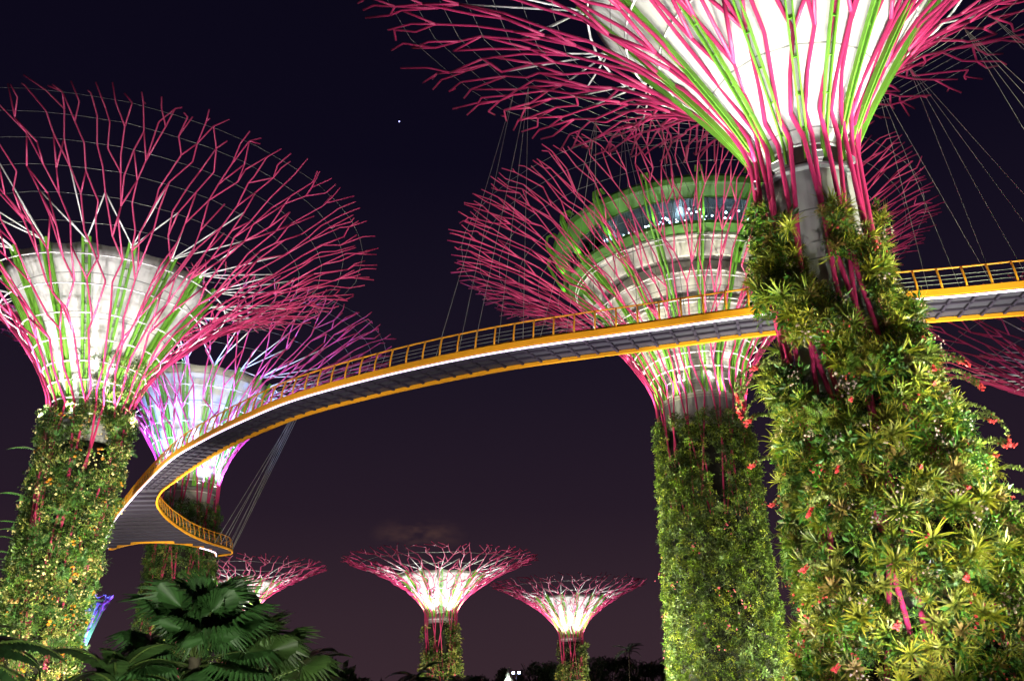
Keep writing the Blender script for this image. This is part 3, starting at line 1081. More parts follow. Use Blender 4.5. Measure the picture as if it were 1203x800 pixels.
# balustrade of the lower terrace
for zz, rr_ in ((46.05, 12.2), (46.9, 12.3)):
    pass
for z_, r_ in ((44.6, 12.6), (45.1, 12.75)):
    th_ = np.arange(64) * 2 * np.pi / 64
    MB().ring(np.stack([r_ * np.cos(th_), r_ * np.sin(th_), np.full(64, z_)], 1), .05, 5).build('terrace_rail', M['white_steel'], mid.root)
mid.hoops([31.6, 32.8, 34.0, 35.3, 36.7, 38.2, 39.8, 41.5], .06, 56, inset=.5)
mid.cable_rings([.45, .55, .65, .75, .85, .94], .015, 56)
for da in (-50, 0, 50):
    a = mid.face + R(da)
    PL = bpy.data.lights.new('bar_light', 'POINT'); PL.energy = 260; PL.color = (.7, .85, 1); PL.shadow_soft_size = .3
    po = bpy.data.objects.new('bar_light', PL); COL.objects.link(po)
    po.location = (mid.loc[0] + 10 * math.cos(a), mid.loc[1] + 10 * math.sin(a), 48.5)
# small lamps of the bar behind the glass
sph = bmesh.new(); bmesh.ops.create_icosphere(sph, subdivisions=1, radius=.13)
me_l = bpy.data.meshes.new('lamp'); sph.to_mesh(me_l); sph.free(); me_l.materials.append(M['pod_lamp'])
rl = np.random.default_rng(9)
for i in range(90):
    a = mid.face + R(rl.normal(0, 30)) + .1
    r_ = rl.uniform(11.2, 12.5)
    o = bpy.data.objects.new('lamp', me_l); COL.objects.link(o); o.parent = mid.root
    o.location = (r_ * math.cos(a), r_ * math.sin(a), 46.7 + abs(rl.normal(0, .55)) if i % 3 else rl.uniform(46.6, 48.4))
    s_ = rl.uniform(.5, 1.25); o.scale = (s_ * .95,) * 3
mid.light_neck(7, 5200, (1, .95, .86))
mid.light_ground(7, 32000, (1, .93, .92), r=16, rt=15)
for i in range(10):
    a = mid.face + R(-90 + i * 20)
    spot((mid.loc[0] + 14.4 * math.cos(a), mid.loc[1] + 14.4 * math.sin(a), 46.5), (mid.loc[0] + 14.8 * math.cos(a), mid.loc[1] + 14.8 * math.sin(a), 50),
         120, 140, (.45, 1, .3), .5, .2, 'rim_floodlight_beam')
mid.light_trunk(-84, 17, 140000, 16, (.97, 1, .66), 75)
mid.light_trunk(68, 19, 100000, 12, (.97, 1, .66), 70)
mid.light_trunk(-25, 24, 24000, 12, (1, .95, .75), 60)
fol = MB()
T_mid = [t_bush(rngT, 30, .5, .24, .15, (.10, .16, .012)), t_bush(rngT, 26, .45, .2, .12, (.21, .24, .02)),
         t_tuft(rngT, 22, .7, .05, (.05, .09, .02), (.13, .17, .04)), t_bush(rngT, 26, .5, .22, .1, (.035, .06, .015)), t_fern(rngT, 6, .8, (.06, .11, .02))]


def mid_keep(th, z, rng):
    return patch_noise(th * 1.6, z * .5, 5, 1.0) + rng.normal(size=len(z)) * .3 < .95


pos, nrm, th, rg = mid.sites(7000, 0, 29.2, 51, 112, (-.45, .2), mid_keep)
scatter(fol, T_mid, [3, 3, 2, 6, 1.2], pos, nrm, rg, .5, 1.1, .3, .5)
tag(fol.build('foliage', M['leaf'], mid.root, False, True), kind='stuff')
flo = MB()
pos, nrm, th, rg = mid.sites(20, 0, 20, 52, 100, (.1, .35))
scatter(flo, [t_flowers(rngT, 6, .3, .08, (.60, .10, .16))], [1], pos, nrm, rg, .6, 1.2)
tag(flo.build('blossoms', M['petal'], mid.root, False, True), kind='stuff')

# ================================================================== LEFT TOWER
left = Tower('tree_tower', 'left tree tower with bright white bowl, its trunk covered in cream and orange blossom', -26.5, 80.6,
             25.4, 37.4, 42.0, 3.25, 8.6, 23.2, [(0, 2.75), (8, 2.75), (15, 2.95), (22, 3.2), (25.4, 3.25)], core=2.2, seed=37, rot=.2)
left.lean_tab = ((0, 12, 22), (-1.1, -.7, 0))
left.trunk_core(panel_z=22.5)
left.branches(26, 0.088, 0.054, 6, (76, 128, 165))
left.bowl(16); left.ribs(.2, .4, .24)
left.hoops([24.6, 25.9, 27.3, 28.7, 30.3, 32.0, 33.8, 35.5], .06, 44)
left.struts(.06)
left.cable_rings([.46, .56, .66, .76, .86, .95], .014)
left.collar(24.2)
left.light_neck(8, 4600, (1, .97, .96))
left.light_ground(6, 26000, (1, .94, .96))
left.light_trunk(25, 20, 70200, 12, (1, .93, .66), 80)
left.light_trunk(85, 18, 54000, 10, (1, .93, .66), 80)
left.light_trunk(-65, 18, 48600, 8, (1, .95, .7), 80)
T_left = [t_bush(rngT, 28, .5, .2, .12, (.075, .15, .018)), t_bush(rngT, 26, .45, .18, .12, (.21, .22, .05)),
          t_fern(rngT, 6, .8, (.05, .13, .03)), t_bush(rngT, 26, .5, .2, .1, (.03, .06, .012)), t_tuft(rngT, 20, .6, .04)]
fol = MB()
pos, nrm, th, rg = left.sites(4600, 0, 25.2, 61, 112, (-.45, .3),
                              lambda th, z, r: patch_noise(th * 1.4, z * .6, 15) + r.normal(size=len(z)) * .3 < .75 - .3 * (z > 21))
scatter(fol, T_left, [3.5, 3, 2, 5, 1.4], pos, nrm, rg, .5, 1.2, .3, .5)
# creepers that climb on past the neck on the right-hand side
rgx = np.random.default_rng(66)
n_ = 420
th_ = left.face + R(38) + R(34) * rgx.normal(size=n_) * .8
zz_ = 24 + 5.5 * rgx.random(n_) ** 1.3
P_ = []
for a, z in zip(th_, zz_):
    u = left.u_at(max(z, left.zn))
    r_ = left.rn + (left.rt - left.rn) * u + rgx.uniform(-.9, .2)
    P_.append((r_ * math.cos(a), r_ * math.sin(a), z))
P_ = np.array(P_)
scatter(fol, T_left, [4, 4, 2, 2, 1], P_, np.stack([np.cos(th_), np.sin(th_), 0 * th_], 1), rgx, .4, .95, .3, .5)
tag(fol.build('foliage', M['leaf'], left.root, False, True), kind='stuff')
flo = MB()
pos, nrm, th, rg = left.sites(300, 0, 25.5, 62, 108, (-.15, .25))
scatter(flo, [t_flowers(rngT, 7, .3, .08, (.58, .50, .24)), t_flowers(rngT, 4, .2, .11, (.75, .30, .03)), t_flowers(rngT, 4, .2, .10, (.62, .36, .14))],
        [5, 1.6, 2], pos, nrm, rg, .6, 1.3)
tag(flo.build('blossoms', M['petal'], left.root, False, True), kind='stuff')


# fern fronds that stick out of the left tower
def frond_mesh(length, seed, leaf=.32, pairs=16, droop=70, col=(.05, .15, .03)):
    r = np.random.default_rng(seed)
    n = pairs + 1
    t = np.linspace(0, 1, n)
    ang = R(35) - R(droop) * t
    seg = length / (n - 1)
    x = np.concatenate([[0], np.cumsum(np.cos(ang[:-1]) * seg)])
    z = np.concatenate([[0], np.cumsum(np.sin(ang[:-1]) * seg)])
    P = np.stack([x, 0 * x, z], 1)
    mb = MB(); mb.tube(P, np.linspace(.03, .008, n), 4); mb.c[-1][:] = (.08, .12, .03)
    parts = []
    for k in range(1, n):
        w = leaf * math.sin(math.pi * (.15 + .83 * t[k])) * r.uniform(.85, 1.1)
        for s in (-1, 1):
            q = P[k]; d = P[k] - P[k - 1]; d = d / np.linalg.norm(d)
            e = q + np.array([0, s * w, -.25 * w]) + d * w * .5
            V = np.array([q, q + d * .09 + (e - q) * .5, e, q - d * .04 + (e - q) * .5])
            parts.append((V, [(0, 1, 2, 3)], np.repeat((np.array(col) * r.uniform(.7, 1.3))[None], 4, 0)))
    V, F, C = join(parts)
    mb.add(V, F, None, C)
    return mb


f0 = frond_mesh(2.6, 3).build('fern_frond', M['leaf'], None, False, True)
tag(f0, 'green fern frond sticking out of the flowering trunk on the left', 'fern', 'fern fronds on the left trunk')
for i, (az, z) in enumerate(((-78, 17.6), (-84, 15.6), (-80, 15.0), (-88, 14.4), (-76, 13.2), (-86, 12.8), (-82, 11.9), (-90, 11.2), (-74, 10.4), (-84, 9.4), (70, 9.8), (-80, 21.5))):
    o = f0 if i == 0 else f0.copy()
    if i: COL.objects.link(o)
    a = left.face + R(az); r_ = float(left.R_trunk(z)) - .2
    lx, ly = left.lean(z)
    o.location = (left.loc[0] + lx + r_ * math.cos(a), left.loc[1] + ly + r_ * math.sin(a), z)
    o.rotation_euler = (0, 0, a + rs.uniform(-.3, .3)); o.scale = (rs.uniform(.8, 1.15),) * 3

# ================================================================== VIOLET-LIT TOWER (behind the skyway bend)
vio = Tower('tree_tower', 'tree tower with blue-white lit bowl behind the left bend of the skyway', -20.3, 121.0,
            29.3, 42.6, 48.5, 3.7, 8.8, 25.5, [(0, 4.6), (12, 4.1), (24, 3.75), (29.3, 3.7)], core=3.1, seed=53, rot=.1)
vio.trunk_core(panel_z=21.0)
vio.branches(28, 0.10, 0.064, 6, (72, 120, 155))
vio.bowl(16); vio.ribs(.22, .42, .25)
vio.hoops([27.6, 29.0, 30.6, 32.3, 34.0, 35.8, 37.6, 39.5], .07, 40)
vio.struts(.07)
vio.cable_rings([.5, .62, .74, .86, .95], .018)
vio.collar(28.0)
vio.light_neck(8, 32000, (.22, .36, 1.0))
vio.light_ground(6, 11000, (.9, .9, 1))
vio.light_trunk(20, 14, 16000, 9, (1, .93, .7), 70)
vio.light_trunk(-70, 13, 16000, 8, (1, .93, .7), 70)
fol = MB()
pos, nrm, th, rg = vio.sites(2600, 0, 26.5, 71, 112, (-.45, .3))
scatter(fol, T_left, [4, 1.5, 2, 4, 1.4], pos, nrm, rg, .6, 1.3, .3, .5)
tag(fol.build('foliage', M['leaf'], vio.root, False, True), kind='stuff')

# ================================================================== FAR TOWERS
def far_tower(label, bearing, d, zn, zb, zt, rn, rb, rt, seed, neck_p, ground_p, col=(1, .98, .95), n_main=24, leaf=True, r0=.085, r1=.065, trunkp=18000, gcol=(1, .93, .95)):
    t = Tower('tree_tower', label, bearing, d, zn, zb, zt, rn, rb, rt, [(0, rn * 1.2), (zn * .6, rn * 1.02), (zn, rn)], core=rn * .8, p=1.12, seed=seed, rot=seed * .1)
    t.trunk_core(panel_z=zn * .9)
    t.branches(n_main, r0, r1, 5, (int(n_main * 1.9), int(n_main * 2.9), int(n_main * 3.6)))
    t.bowl(14, 3); t.ribs(.2, .36, .2)
    t.hoops(np.linspace(zn - 1, zn + (zb - zn) * .8, 5), .06, 30)
    t.struts(.06, 4)
    t.cable_rings([.6, .8], .03, 32)
    t.light_neck(6, neck_p * 2.2, col, dz=-.8)
    if ground_p: t.light_ground(5, ground_p * 1.5, gcol)
    if leaf:
        f = MB()
        pos, nrm, th, rg = t.sites(620, 0, zn * .9, seed + 100, 112, (-.3, .25),
                                   lambda th, z, r: (patch_noise(th, z, 3) + r.normal(size=len(z)) * .3 < .6 - 1.0 * (z > zn * .62) * (np.sin(th - t.face) < .3)))
        scatter(f, [t_bush(rngT, 18, .55, .34, .22, (.09, .13, .02)), t_bush(rngT, 16, .5, .3, .2, (.22, .2, .05)), t_bush(rngT, 16, .5, .3, .18, (.04, .07, .015))], [3, 2, 2],
                pos, nrm, rg, .6, 1.3, .3, .5)
        tag(f.build('foliage', M['leaf'], t.root, False, True), kind='stuff')
        t.light_trunk(40, 9, trunkp, 6, (1, .95, .7), 80)
        t.light_trunk(-50, 9, trunkp * .5, 6, (1, .95, .7), 80)
    return t


far_tower('larger of the two distant tree towers low in the middle, glowing white bowl', -4.75, 150.8, 15.9, 22.0, 24.5, 2.6, 7.0, 16.0, 3, 2600, 9500)
far_tower('smaller and right-hand of the two distant tree towers, beside the big leafy trunk', 3.19, 186.3, 14.8, 21.8, 24.5, 2.4, 7.2, 15.8, 4, 2600, 9500)
far_tower('distant tree tower half hidden behind the dark fan palms', -16.7, 161.0, 17.0, 22.0, 24.6, 2.4, 6.0, 14.0, 6, 1500, 9500)
far_tower('dim unlit tree tower canopy under the skyway at the right edge', 36.3, 119.0, 25.4, 37.0, 42.0, 3.4, 8.6, 22.5, 7, 500, 6500, (.85, .75, 1), 34, False, .11, .08, gcol=(1, .7, .95))
far_tower('small blue-lit tree tower glimpsed between the two leafy trunks at left', -25.35, 220.0, 14.0, 25.0, 26.0, 2.2, 5.2, 6.4, 8, 30000, 0, (.10, .14, 1.0), 12, False)

# ================================================================== SKYWAY
A_raw = np.array([(46.0, 36.4), (37.0, 37.6), (31.2, 38.7), (25.6, 39.7), (22.3, 40.35), (19.1, 40.85), (12.9, 42.15), (7.3, 43.9), (.95, 45.9), (-3.6, 47.8), (-8.6, 50.5),
                  (-14.0, 54.1), (-18.0, 57.8), (-22.6, 62.7), (-27.2, 68.4), (-33.4, 78.1), (-37.1, 84.3), (-40.75, 90.6), (-44.1, 97.0), (-47.1, 102.8),
                  (-48.3, 105.6), (-48.0, 106.9), (-46.7, 105.6), (-44.0, 103.5), (-42.1, 102.9), (-39.4, 103.7), (-37.6, 106.4), (-36.9, 110.0), (-37.6, 113.0)])
B_raw = np.array([(46.6, 39.6), (37.8, 40.8), (32.0, 41.9), (26.6, 42.6), (23.1, 43.1), (19.8, 43.5), (13.5, 44.6), (7.9, 46.3), (1.5, 48.3), (-2.9, 50.2), (-7.9, 52.9),
                  (-13.0, 56.2), (-16.9, 59.6), (-21.4, 64.4), (-25.6, 69.8), (-31.0, 77.4), (-32.7, 80.7), (-34.1, 84.7), (-35.4, 91.3), (-36.0, 99.0), (-35.6, 104.5),
                  (-34.9, 107.5), (-34.7, 110.2), (-35.7, 112.6), (-37.4, 113.6)])
Z_DECK = 20.0


def catmull(P, step=0.35):
    out = []
    n = len(P)
    for i in range(n - 1):
        p0, p1, p2, p3 = P[max(i - 1, 0)], P[i], P[i + 1], P[min(i + 2, n - 1)]
        k = max(2, int(np.linalg.norm(p2 - p1) / step))
        for t in np.arange(k) / k:
            out.append(.5 * ((2 * p1) + (-p0 + p2) * t + (2 * p0 - 5 * p1 + 4 * p2 - p3) * t * t + (-p0 + 3 * p1 - 3 * p2 + p3) * t ** 3))
    out.append(P[-1])
    return np.array(out)


def resample(P, n):
    d = np.concatenate([[0], np.cumsum(np.linalg.norm(np.diff(P, axis=0), axis=1))])
    s = np.linspace(0, d[-1], n)
    return np.stack([np.interp(s, d, P[:, k]) for k in range(P.shape[1])], 1)


def length(P):
    return np.linalg.norm(np.diff(P, axis=0), axis=1).sum()


A_main, A_end = catmull(A_raw[:16]), catmull(A_raw[15:])
B_main, B_end = catmull(B_raw[:16]), catmull(B_raw[15:])
A_all, B_all = np.concatenate([A_main, A_end[1:]]), np.concatenate([B_main, B_end[1:]])
sky = thing('skyway', 'curving aerial walkway with yellow railings and a white light strip slung between the towers', 'walkway')


def zc(P, z):
    return np.concatenate([P, np.full((len(P), 1), z)], 1)


# deck plates
n_m = 150
Am, Bm = resample(A_main, n_m), resample(B_main, n_m)
dk = MB()
for z0, fl in ((Z_DECK + .14, False), (Z_DECK + .24, True)):
    V = np.concatenate([zc(Am, z0), zc(Bm, z0)])
    F = [(i, i + 1, n_m + i + 1, n_m + i) if fl else (i, n_m + i, n_m + i + 1, i + 1) for i in range(n_m - 1)]
    dk.add(V, F)
dk.build('deck', M['deck'], sky, smooth=False)
bm = bmesh.new()
outline = np.concatenate([resample(A_end, 60), resample(B_end, 50)[::-1][1:]])
lv = [bm.verts.new((x, y, Z_DECK + .14)) for x, y in outline]
face = bm.faces.new(lv)
bmesh.ops.triangulate(bm, faces=[face])
ext = bmesh.ops.extrude_face_region(bm, geom=list(bm.faces))
bmesh.ops.translate(bm, verts=[v for v in ext['geom'] if isinstance(v, bmesh.types.BMVert)], vec=(0, 0, .1))
bmesh.ops.recalc_face_normals(bm, faces=bm.faces)
me = bpy.data.meshes.new('landing_deck'); bm.to_mesh(me); bm.free(); me.materials.append(M['deck'])
lo = bpy.data.objects.new('landing_deck', me); COL.objects.link(lo); lo.parent = sky

# yellow edge beams, light strip, stringers
n_apex = len(A_main) + int(np.argmin(A_end[:, 0]))
MB().sweep_box(zc(A_all[:n_apex + 1], Z_DECK), .16, .34, .34).build('edge_beam', M['yellow'], sky, smooth=False)
MB().sweep_box(zc(A_all[n_apex:], Z_DECK), .20, .36, .04).build('edge_beam', M['yellow'], sky, smooth=False)
MB().sweep_box(zc(B_all, Z_DECK), .18, .20, .0).build('edge_beam', M['yellow'], sky, smooth=False)
MB().sweep_box(zc(A_all[:n_apex + 1], Z_DECK), .08, .075, .065).build('light_strip', M['strip'], sky, smooth=False)
MB().sweep_box(zc(resample(A_end, 90)[78:] + np.array([.16, -.06]), Z_DECK), .08, .12, -.18).build('light_strip', M['strip'], sky, smooth=False)
for f in (.3, .62):
    MB().sweep_box(zc(Am * (1 - f) + Bm * f, Z_DECK), .12, .12, .07).build('stringer', M['deck_beam'], sky, smooth=False)

# cross beams of the straight part
n_x = 82
Ax, Bx = resample(A_main, n_x), resample(B_main, n_x)
skew = 1
for i in range(n_x - skew):
    a, b = Ax[i], Bx[i + skew]
    MB().sweep_box(zc(np.array([a * .97 + b * .03, a * .55 + b * .45, a * .03 + b * .97]), Z_DECK), .14, .13, .075).build('cross_beam', M['deck_beam'], sky, smooth=False)
# cross beams of the landing: level scan lines across its outline
poly = outline
for y in np.arange(79.0, 112.0, 1.9):
    xs = []
    for k in range(len(poly)):
        p, q = poly[k], poly[(k + 1) % len(poly)]
        if (p[1] - y) * (q[1] - y) < 0:
            xs.append(p[0] + (q[0] - p[0]) * (y - p[1]) / (q[1] - p[1]))
    xs.sort()
    for k in range(0, len(xs) - 1, 2):
        if xs[k + 1] - xs[k] > .4:
            MB().sweep_box(np.array([(xs[k] + .1, y, Z_DECK), (xs[k + 1] - .1, y, Z_DECK)]), .3, .26, .02).build('landing_beam', M['deck_beam'], sky, smooth=False)


# railings
def rail_side(P, flip, spacing, as_parts, z0):
    Pr = catmull(P, .3)
    n = int(length(Pr) / spacing)
    Q = resample(Pr, n)
    d = np.gradient(Q, axis=0); d /= np.linalg.norm(d, axis=1, keepdims=True)
    out = np.stack([-d[:, 1], d[:, 0]], 1) * flip
    mb = MB()
    for i in range(n):
        o = out[i]
        pts = [(*(Q[i]), z0), (*(Q[i] + o * .05), z0 + .5), (*(Q[i] + o * .22), z0 + 1.08), (*(Q[i] + o * .30), z0 + 1.27)]
        if as_parts:
            MB().tube(pts, .055, 6).build('railing_post', M['yellow'], sky)
        else:
            mb.tube(pts, .045, 5)
    if not as_parts:
        tag(mb.build('railing_post', M['yellow'], sky), kind='stuff')
    MB().tube(zc(Q + out * .30, z0 + 1.27), .05, 6).build('handrail', M['yellow'], sky)
    for h_, o_ in ((.3, .03), (.55, .06), (.8, .13)):
        MB().tube(zc(Q + out * o_, z0 + h_), .012, 4).build('mid_wire', M['cable'], sky)


rail_side(A_all[A_all[:, 0] < 32.0][::4], -1, 1.16, True, Z_DECK + .5)
rail_side(B_all[::4], 1, 1.3, False, Z_DECK + .24)


# suspension cables: canopies of the nearest and violet towers down to the deck edges
def anchor(t, deck_xy, u, da=0.0):
    a = math.atan2(deck_xy[1] - t.loc[1], deck_xy[0] - t.loc[0]) + da
    p = t.surf(a, u)
    return (p[0] + t.loc[0], p[1] + t.loc[1], p[2])


def cables(xyz_top, edge, s_list, Ltot, z, rad=.014):
    for s in s_list:
        d = np.concatenate([[0], np.cumsum(np.linalg.norm(np.diff(edge, axis=0), axis=1))])
        p = (np.interp(s, d, edge[:, 0]), np.interp(s, d, edge[:, 1]), z)
        tp = near.snap(np.array(xyz_top) - np.array(near.loc), 3.5)
        tp = xyz_top if tp is None else tuple(np.array(near.loc) + tp)
        MB().tube([tp, p], rad, 4, False).build('cable', M['cable'], sky)


LA = length(A_main)
# distances along the near edge, counted from its right-hand end
for top, ss in (((26.4, 41.3, 38.6), (12.5, 14.0, 15.6, 17.2)), ((24.2, 44.8, 38.4), (17.8, 19.2, 20.8, 22.4)), ((29.2, 41.6, 39.2), (9.0, 10.6, 12.0)),
                ((32.0, 40.5, 39.7), (4.5, 6.5, 8.0)), ((21.6, 43.5, 37.6), (22.5, 24.0, 25.5)),
                ((11.2, 51.8, 38.8), (33, 34.5, 36, 37.5)), ((7.7, 53.0, 39.4), (38.5, 40, 41.5)), ((5.6, 51.8, 39.2), (42.5, 44, 45.5)), ((1.95, 47.6, 39.2), (46.5, 48, 49.5)), ((1.0, 49.6, 39.8), (50.5, 52))):
    cables(top, A_main, ss, LA, Z_DECK + .5)
for top, feet in (((-29.0, 115.0, 44.0), ((-34.9, 107.5), (-34.7, 109.0), (-34.7, 110.2))), ((-26.5, 114.0, 45.0), ((-35.3, 105.5), (-35.0, 106.6), (-35.3, 112.0))),
                  ((-31.0, 119.0, 44.5), ((-35.7, 112.6), (-36.6, 113.3)))):
    q = vio.snap(np.array(top) - np.array(vio.loc), 5)
    q = np.array(top) if q is None else q + np.array(vio.loc)
    for p in feet:
        MB().tube([q, (p[0], p[1], Z_DECK + .2)], .03, 4, False).build('cable', M['cable'], sky)

# spots added at ground level to brighten the skyway's yellow steel from below
for x, y, tx, ty, p in ((31, 24, 27, 41, 16000), (12, 25, 10, 44, 16000), (-6, 30, -4, 49, 19000), (-22, 38, -19, 60, 22000), (-25, 62, -30, 74, 12000), (-24, 86, -40, 99, 16000)):
    spot((x, y, .4), (tx, ty, Z_DECK), p, 75, (1, .93, .9), .8, .3, 'skyway_fill_beam')

# ================================================================== PALMS AND TREES
def fan_leaf(radius, seed, seg=38, spread=310, col=(.035, .085, .03), petiole=1.0, tilt=0.5):
    """pleated fan blade with split tips on a petiole; built along +x, blade facing up"""
    r = np.random.default_rng(seed)
    mb = MB()
    pts = [(0, 0, 0), (petiole * .5, 0, petiole * .16), (petiole, 0, petiole * .18)]
    mb.tube(pts, [.03, .022, .018], 5); mb.c[-1][:] = (.07, .10, .03)
    hub = np.array(pts[-1])
    parts = []
    for i in range(seg):
        a = R(-spread / 2 + spread * (i + .5) / seg)
        da = R(spread / seg) * .5
        rr = radius * (0.78 + .22 * math.cos(a * .55)) * r.uniform(.93, 1.04)
        split = rr * .7
        def pt(ang, d, z):
            return hub + np.array([d * math.cos(ang), d * math.sin(ang), z])
        sag = -rr * r.uniform(.25, .5)
        for sgn in (-1, 1):
            V = np.array([hub, pt(a, split, -.06 * split + .03 * rr), pt(a, rr, sag), pt(a + sgn * da, split, -.06 * split - .03 * rr)])
            c = np.array(col) * r.uniform(.75, 1.25)
            parts.append((V, [(0, 1, 2, 3) if sgn < 0 else (0, 3, 2, 1)], np.repeat(c[None], 4, 0)))
    V, F, C = join(parts)
    mb.add(V, F, None, C)
    return mb


def fan_palm(label, loc, height, radius, n=16, seed=1, col=(.035, .085, .03), petiole=1.0):
    t = thing('fan_palm', label, 'palm', loc, 0, 'palms at the lower left')
    r = np.random.default_rng(seed)
    mb = MB()
    zz = np.linspace(0, height, 9)
    mb.tube(np.stack([.08 * np.sin(zz), .05 * np.cos(zz * 1.3), zz], 1), np.linspace(.17, .12, 9), 10)
    mb.build('trunk', M['bark'], t)
    meshes = [fan_leaf(radius, seed * 10 + k, col=col, petiole=petiole).mesh('frond', M['leaf'], False, True) for k in range(3)]
    for i in range(n):
        o = bpy.data.objects.new('frond', meshes[i % 3]); COL.objects.link(o); o.parent = t
        o.location = (0, 0, height - .25 + .3 * i / n)
        el = R(np.interp(i / n, [0, .35, .7, 1], [-30, 5, 40, 80]) + r.uniform(-8, 8))
        o.rotation_euler = (R(r.uniform(-25, 25)), -el, i * 2.4 + r.uniform(-.3, .3))
        o.scale = (r.uniform(.85, 1.1),) * 3
    return t


def feather_palm(label, loc, height, flen, n=14, seed=1, col=(.03, .07, .02), group='palms at the lower left', part=True):
    t = thing('feather_palm', label, 'palm', loc, 0, group)
    r = np.random.default_rng(seed)
    zz = np.linspace(0, height, 8)
    MB().tube(np.stack([.1 * np.sin(zz * .7), 0 * zz, zz], 1), np.linspace(.16, .10, 8), 8).build('trunk', M['bark'], t)
    meshes = [frond_mesh(flen, seed * 7 + k, leaf=flen * .2, pairs=26, droop=95, col=col).mesh('frond', M['leaf'], False, True) for k in range(2)]
    for i in range(n):
        o = bpy.data.objects.new('frond', meshes[i % 2]); COL.objects.link(o); o.parent = t
        o.location = (0, 0, height)
        o.rotation_euler = (R(r.uniform(-20, 20)), -R(r.uniform(-25, 40)), i * 2.4 + r.uniform(-.3, .3))
        o.scale = (r.uniform(.8, 1.1),) * 3
    return t


def at_bearing(b, d):
    return (d * math.sin(R(b)), d * math.cos(R(b)), 0)


fan_palm('tall dark green fan palm in front of the violet-lit tower trunk', at_bearing(-19.0, 20), 2.75, .88, 24, 2, (.035, .09, .025), 1.0)
fan_palm('fan palm leaning right below the distant half-hidden tower', at_bearing(-15.4, 21), 2.25, .88, 18, 3, (.04, .075, .02), 1.0)
feather_palm('dark feathery palm at the lower left corner in front of the blossoming trunk', at_bearing(-30.8, 18), 2.5, 1.7, 15, 4, (.025, .06, .02))
feather_palm('feathery palm under the tall fan palm, beside the blossoming trunk', at_bearing(-23.0, 19), 2.2, 1.5, 18, 5, (.035, .07, .02))
feather_palm('dark feathery palm right of the fan palms', at_bearing(-13.2, 24), 2.4, 1.7, 15, 6, (.02, .05, .015))
feather_palm('feathery palm farthest right of the dark palm group', at_bearing(-11.3, 27), 1.9, 1.6, 13, 7, (.018, .045, .015))
feather_palm('small palm top left of the larger distant tower', at_bearing(-6.2, 60), 3.4, 2.2, 11, 8, (.02, .05, .02), 'small palms by the larger distant tower')
feather_palm('small palm tip right of the larger distant tower', at_bearing(-3.4, 66), 3.0, 2.0, 11, 9, (.02, .05, .02), 'small palms by the larger distant tower')
feather_palm('dark palm standing above the distant tree line', at_bearing(6.6, 185), 11.2, 3.6, 14, 10, (.012, .025, .012), 'trees along the horizon')


def crown_tree(label, loc, h, w, seed, col=(.015, .03, .012)):
    t = thing('broadleaf_tree', label, 'tree', loc, 0, 'trees along the horizon')
    r = np.random.default_rng(seed)
    mb = MB()
    mb.tube([(0, 0, 0), (.1, 0, h * .3), (-.05, .1, h * .6)], [.3, .24, .12], 7)
    for k in range(5):
        a = r.uniform(0, 6.28)
        mb.tube([(0, 0, h * .35), (w * .2 * math.cos(a), w * .2 * math.sin(a), h * .6), (w * .35 * math.cos(a), w * .35 * math.sin(a), h * .8)], [.14, .09, .04], 5)
    mb.build('trunk', M['bark'], t)
    f = MB()
    n = 170
    cen = np.array([(r.uniform(-.32, .32) * w, r.uniform(-.3, .3) * w, h * r.uniform(.45, .86)) for _ in range(9)])
    pk = cen[r.integers(0, 9, n)]
    d = r.normal(size=(n, 3)); d /= np.linalg.norm(d, axis=1, keepdims=True)
    pos = pk + d * (w * .2) * r.uniform(.3, 1.05, (n, 1)) * np.array([1, 1, .75])
    scatter(f, [t_bush(r, 22, .7, .42, .26, col), t_bush(r, 20, .6, .35, .2, np.array(col) * 1.5)], [2, 1], pos, d, r, .6, 1.3, .2, .4)
    f.build('crown', M['leaf'], t, False, True)
    return t


far_trees = [(-.4, 205, 8.2, 8, 'low round dark tree just left of the lit white tent'), (.95, 215, 11.0, 9, 'dark tree rising right behind the lit white tent'),
             (2.0, 220, 9.8, 9, 'dark rounded tree between the tent and the smaller distant tower'), (2.95, 225, 9.2, 9, 'dark tree right behind the trunk of the smaller distant tower'),
             (4.3, 215, 9.9, 9, 'dark tree just right of the smaller distant tower'), (5.4, 220, 10.2, 10, 'dark tree left of the tall horizon palm'),
             (6.2, 225, 10.8, 9, 'dark tree directly behind the horizon palm'), (7.5, 220, 11.2, 10, 'dark broad tree right of the tall horizon palm'),
             (8.6, 225, 10.4, 10, 'dark horizon tree nearest the big leafy trunk of the tallest tower'), (9.4, 222, 9.6, 9, 'dark tree touching the left edge of the tallest tower trunk'),
             (-1.7, 210, 6.4, 8, 'very low dark bush-like tree on the horizon right of the larger distant tower')]
for i, (b, d, h, w, lab) in enumerate(far_trees):
    crown_tree(lab, at_bearing(b, d), h * 1.22, w, 200 + i)

for x, y, tx, ty, p in ((-2.5, 9, -6.2, 19, 3600), (-7.5, 8, -8, 18, 2300), (-2.0, 21, -6, 20, 2200)):  # spots added to brighten the palms; no lamps known here
    spot((x, y, .3), (tx, ty, 3), p, 70, (.95, 1, .75), .8, .15, 'palm_fill_beam')

for i, (b, d, h, w, lab) in enumerate(((-8.6, 120, 5.0, 7, 'low dark tree left of the larger distant tower'), (-3.0, 125, 5.2, 7, 'low dark tree right of the larger distant tower'), (-10.6, 110, 4.8, 7, 'low dark tree beside the feathery palms'), (-12.2, 46, 3.4, 4.5, 'low shrub-like tree just right of the feathery palms'), (-9.6, 52, 3.0, 4.5, 'small low tree between the palms and the larger distant tower'))):
    crown_tree(lab, at_bearing(b, d), h, w, 260 + i, (.018, .035, .012))

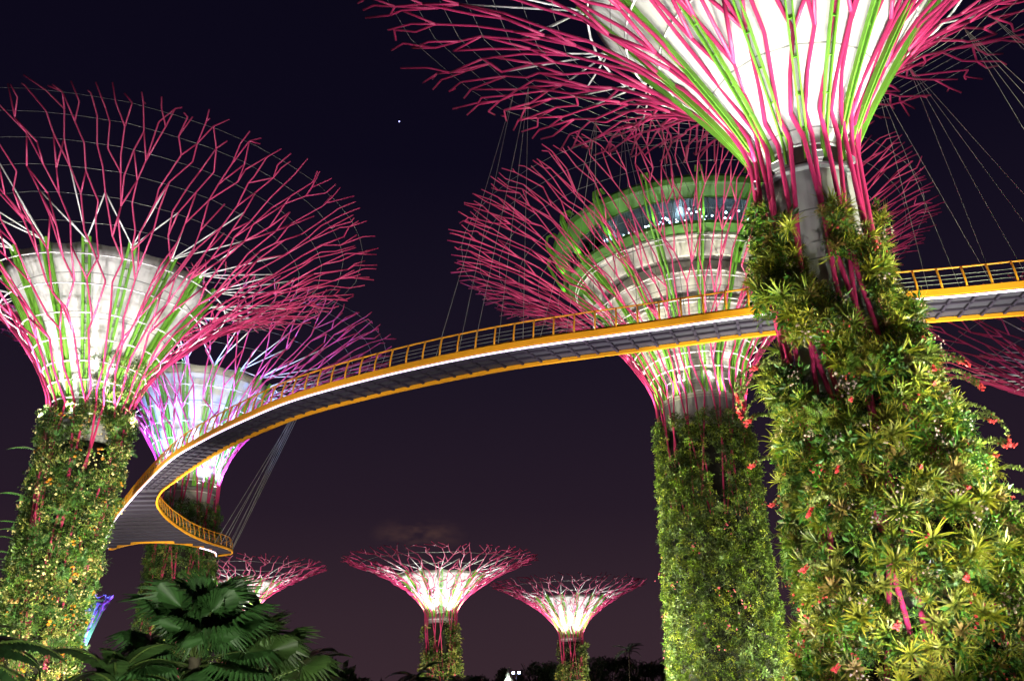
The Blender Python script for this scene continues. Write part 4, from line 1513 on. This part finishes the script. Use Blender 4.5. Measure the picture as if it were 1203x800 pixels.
# shrubs at the foot of the left towers
for i, (b, d, h, w, lab) in enumerate(((-22.9, 62, 4.6, 5, 'leafy lit shrub between the two left tower trunks'), (-17.6, 58, 4.2, 5, 'leafy shrub behind the fan palms'))):
    crown_tree(lab, at_bearing(b, d), h, w, 300 + i, (.05, .10, .02))['group'] = 'shrubs by the left towers'

# ---- lit tent and lamp mast far off between the trees
tx, ty, _ = at_bearing(-.65, 110)
tent = thing('tent', 'small brightly lit white pointed tent on the horizon', 'tent', (tx, ty, 0))
MB().lathe([(2.0, 2.4), (1.2, 3.5), (.5, 4.7), (.06, 5.9), (.02, 5.9), (.45, 4.65), (1.14, 3.4), (1.94, 2.35)], 12).build('canopy', M['tent'], tent)
for i in range(4):
    a = math.pi / 4 + i * math.pi / 2
    MB().tube([(1.75 * math.cos(a), 1.75 * math.sin(a), 0), (1.75 * math.cos(a), 1.75 * math.sin(a), 2.3)], .05, 6).build('pole', M['white_steel'], tent)
spot((tx - 1.5, ty - 5, .3), (tx, ty, 4.6), 14000, 60, (.85, 1, .85), .5, .2, 'tent_floodlight_beam')
mx, my, _ = at_bearing(-.2, 118)
mast = thing('lamp_mast', 'lamp mast with a pair of small blue-white lamps right of the lit tent', 'lamp', (mx, my, 0))
MB().tube([(0, 0, 0), (0, 0, 5.9)], [.09, .05], 8).build('pole', M['lamp_box'], mast)
MB().tube([(-.45, 0, 5.8), (.45, 0, 5.8)], .04, 6).build('cross_arm', M['lamp_box'], mast)
for x in (-.36, .36):
    lp = MB().box((x, -.05, 5.62), (.34, .2, .3)).build('lamp', M['lamp_box'], mast, smooth=False)
    MB().box((x, -.17, 5.62), (.28, .03, .24)).build('lens', M['blue_lens'], lp, smooth=False)

# ---- one bright star
b_, el_ = R(-7.0), 0.0
sm = bmesh.new(); bmesh.ops.create_icosphere(sm, subdivisions=2, radius=2.2)
me = bpy.data.meshes.new('star'); sm.to_mesh(me); sm.free(); me.materials.append(M['star'])
st = bpy.data.objects.new('star', me); COL.objects.link(st)
st.location = (-318.3, 2195.0, 1606.8)
tag(st, 'single tiny blue star in the dark sky left of the big canopy', 'star')
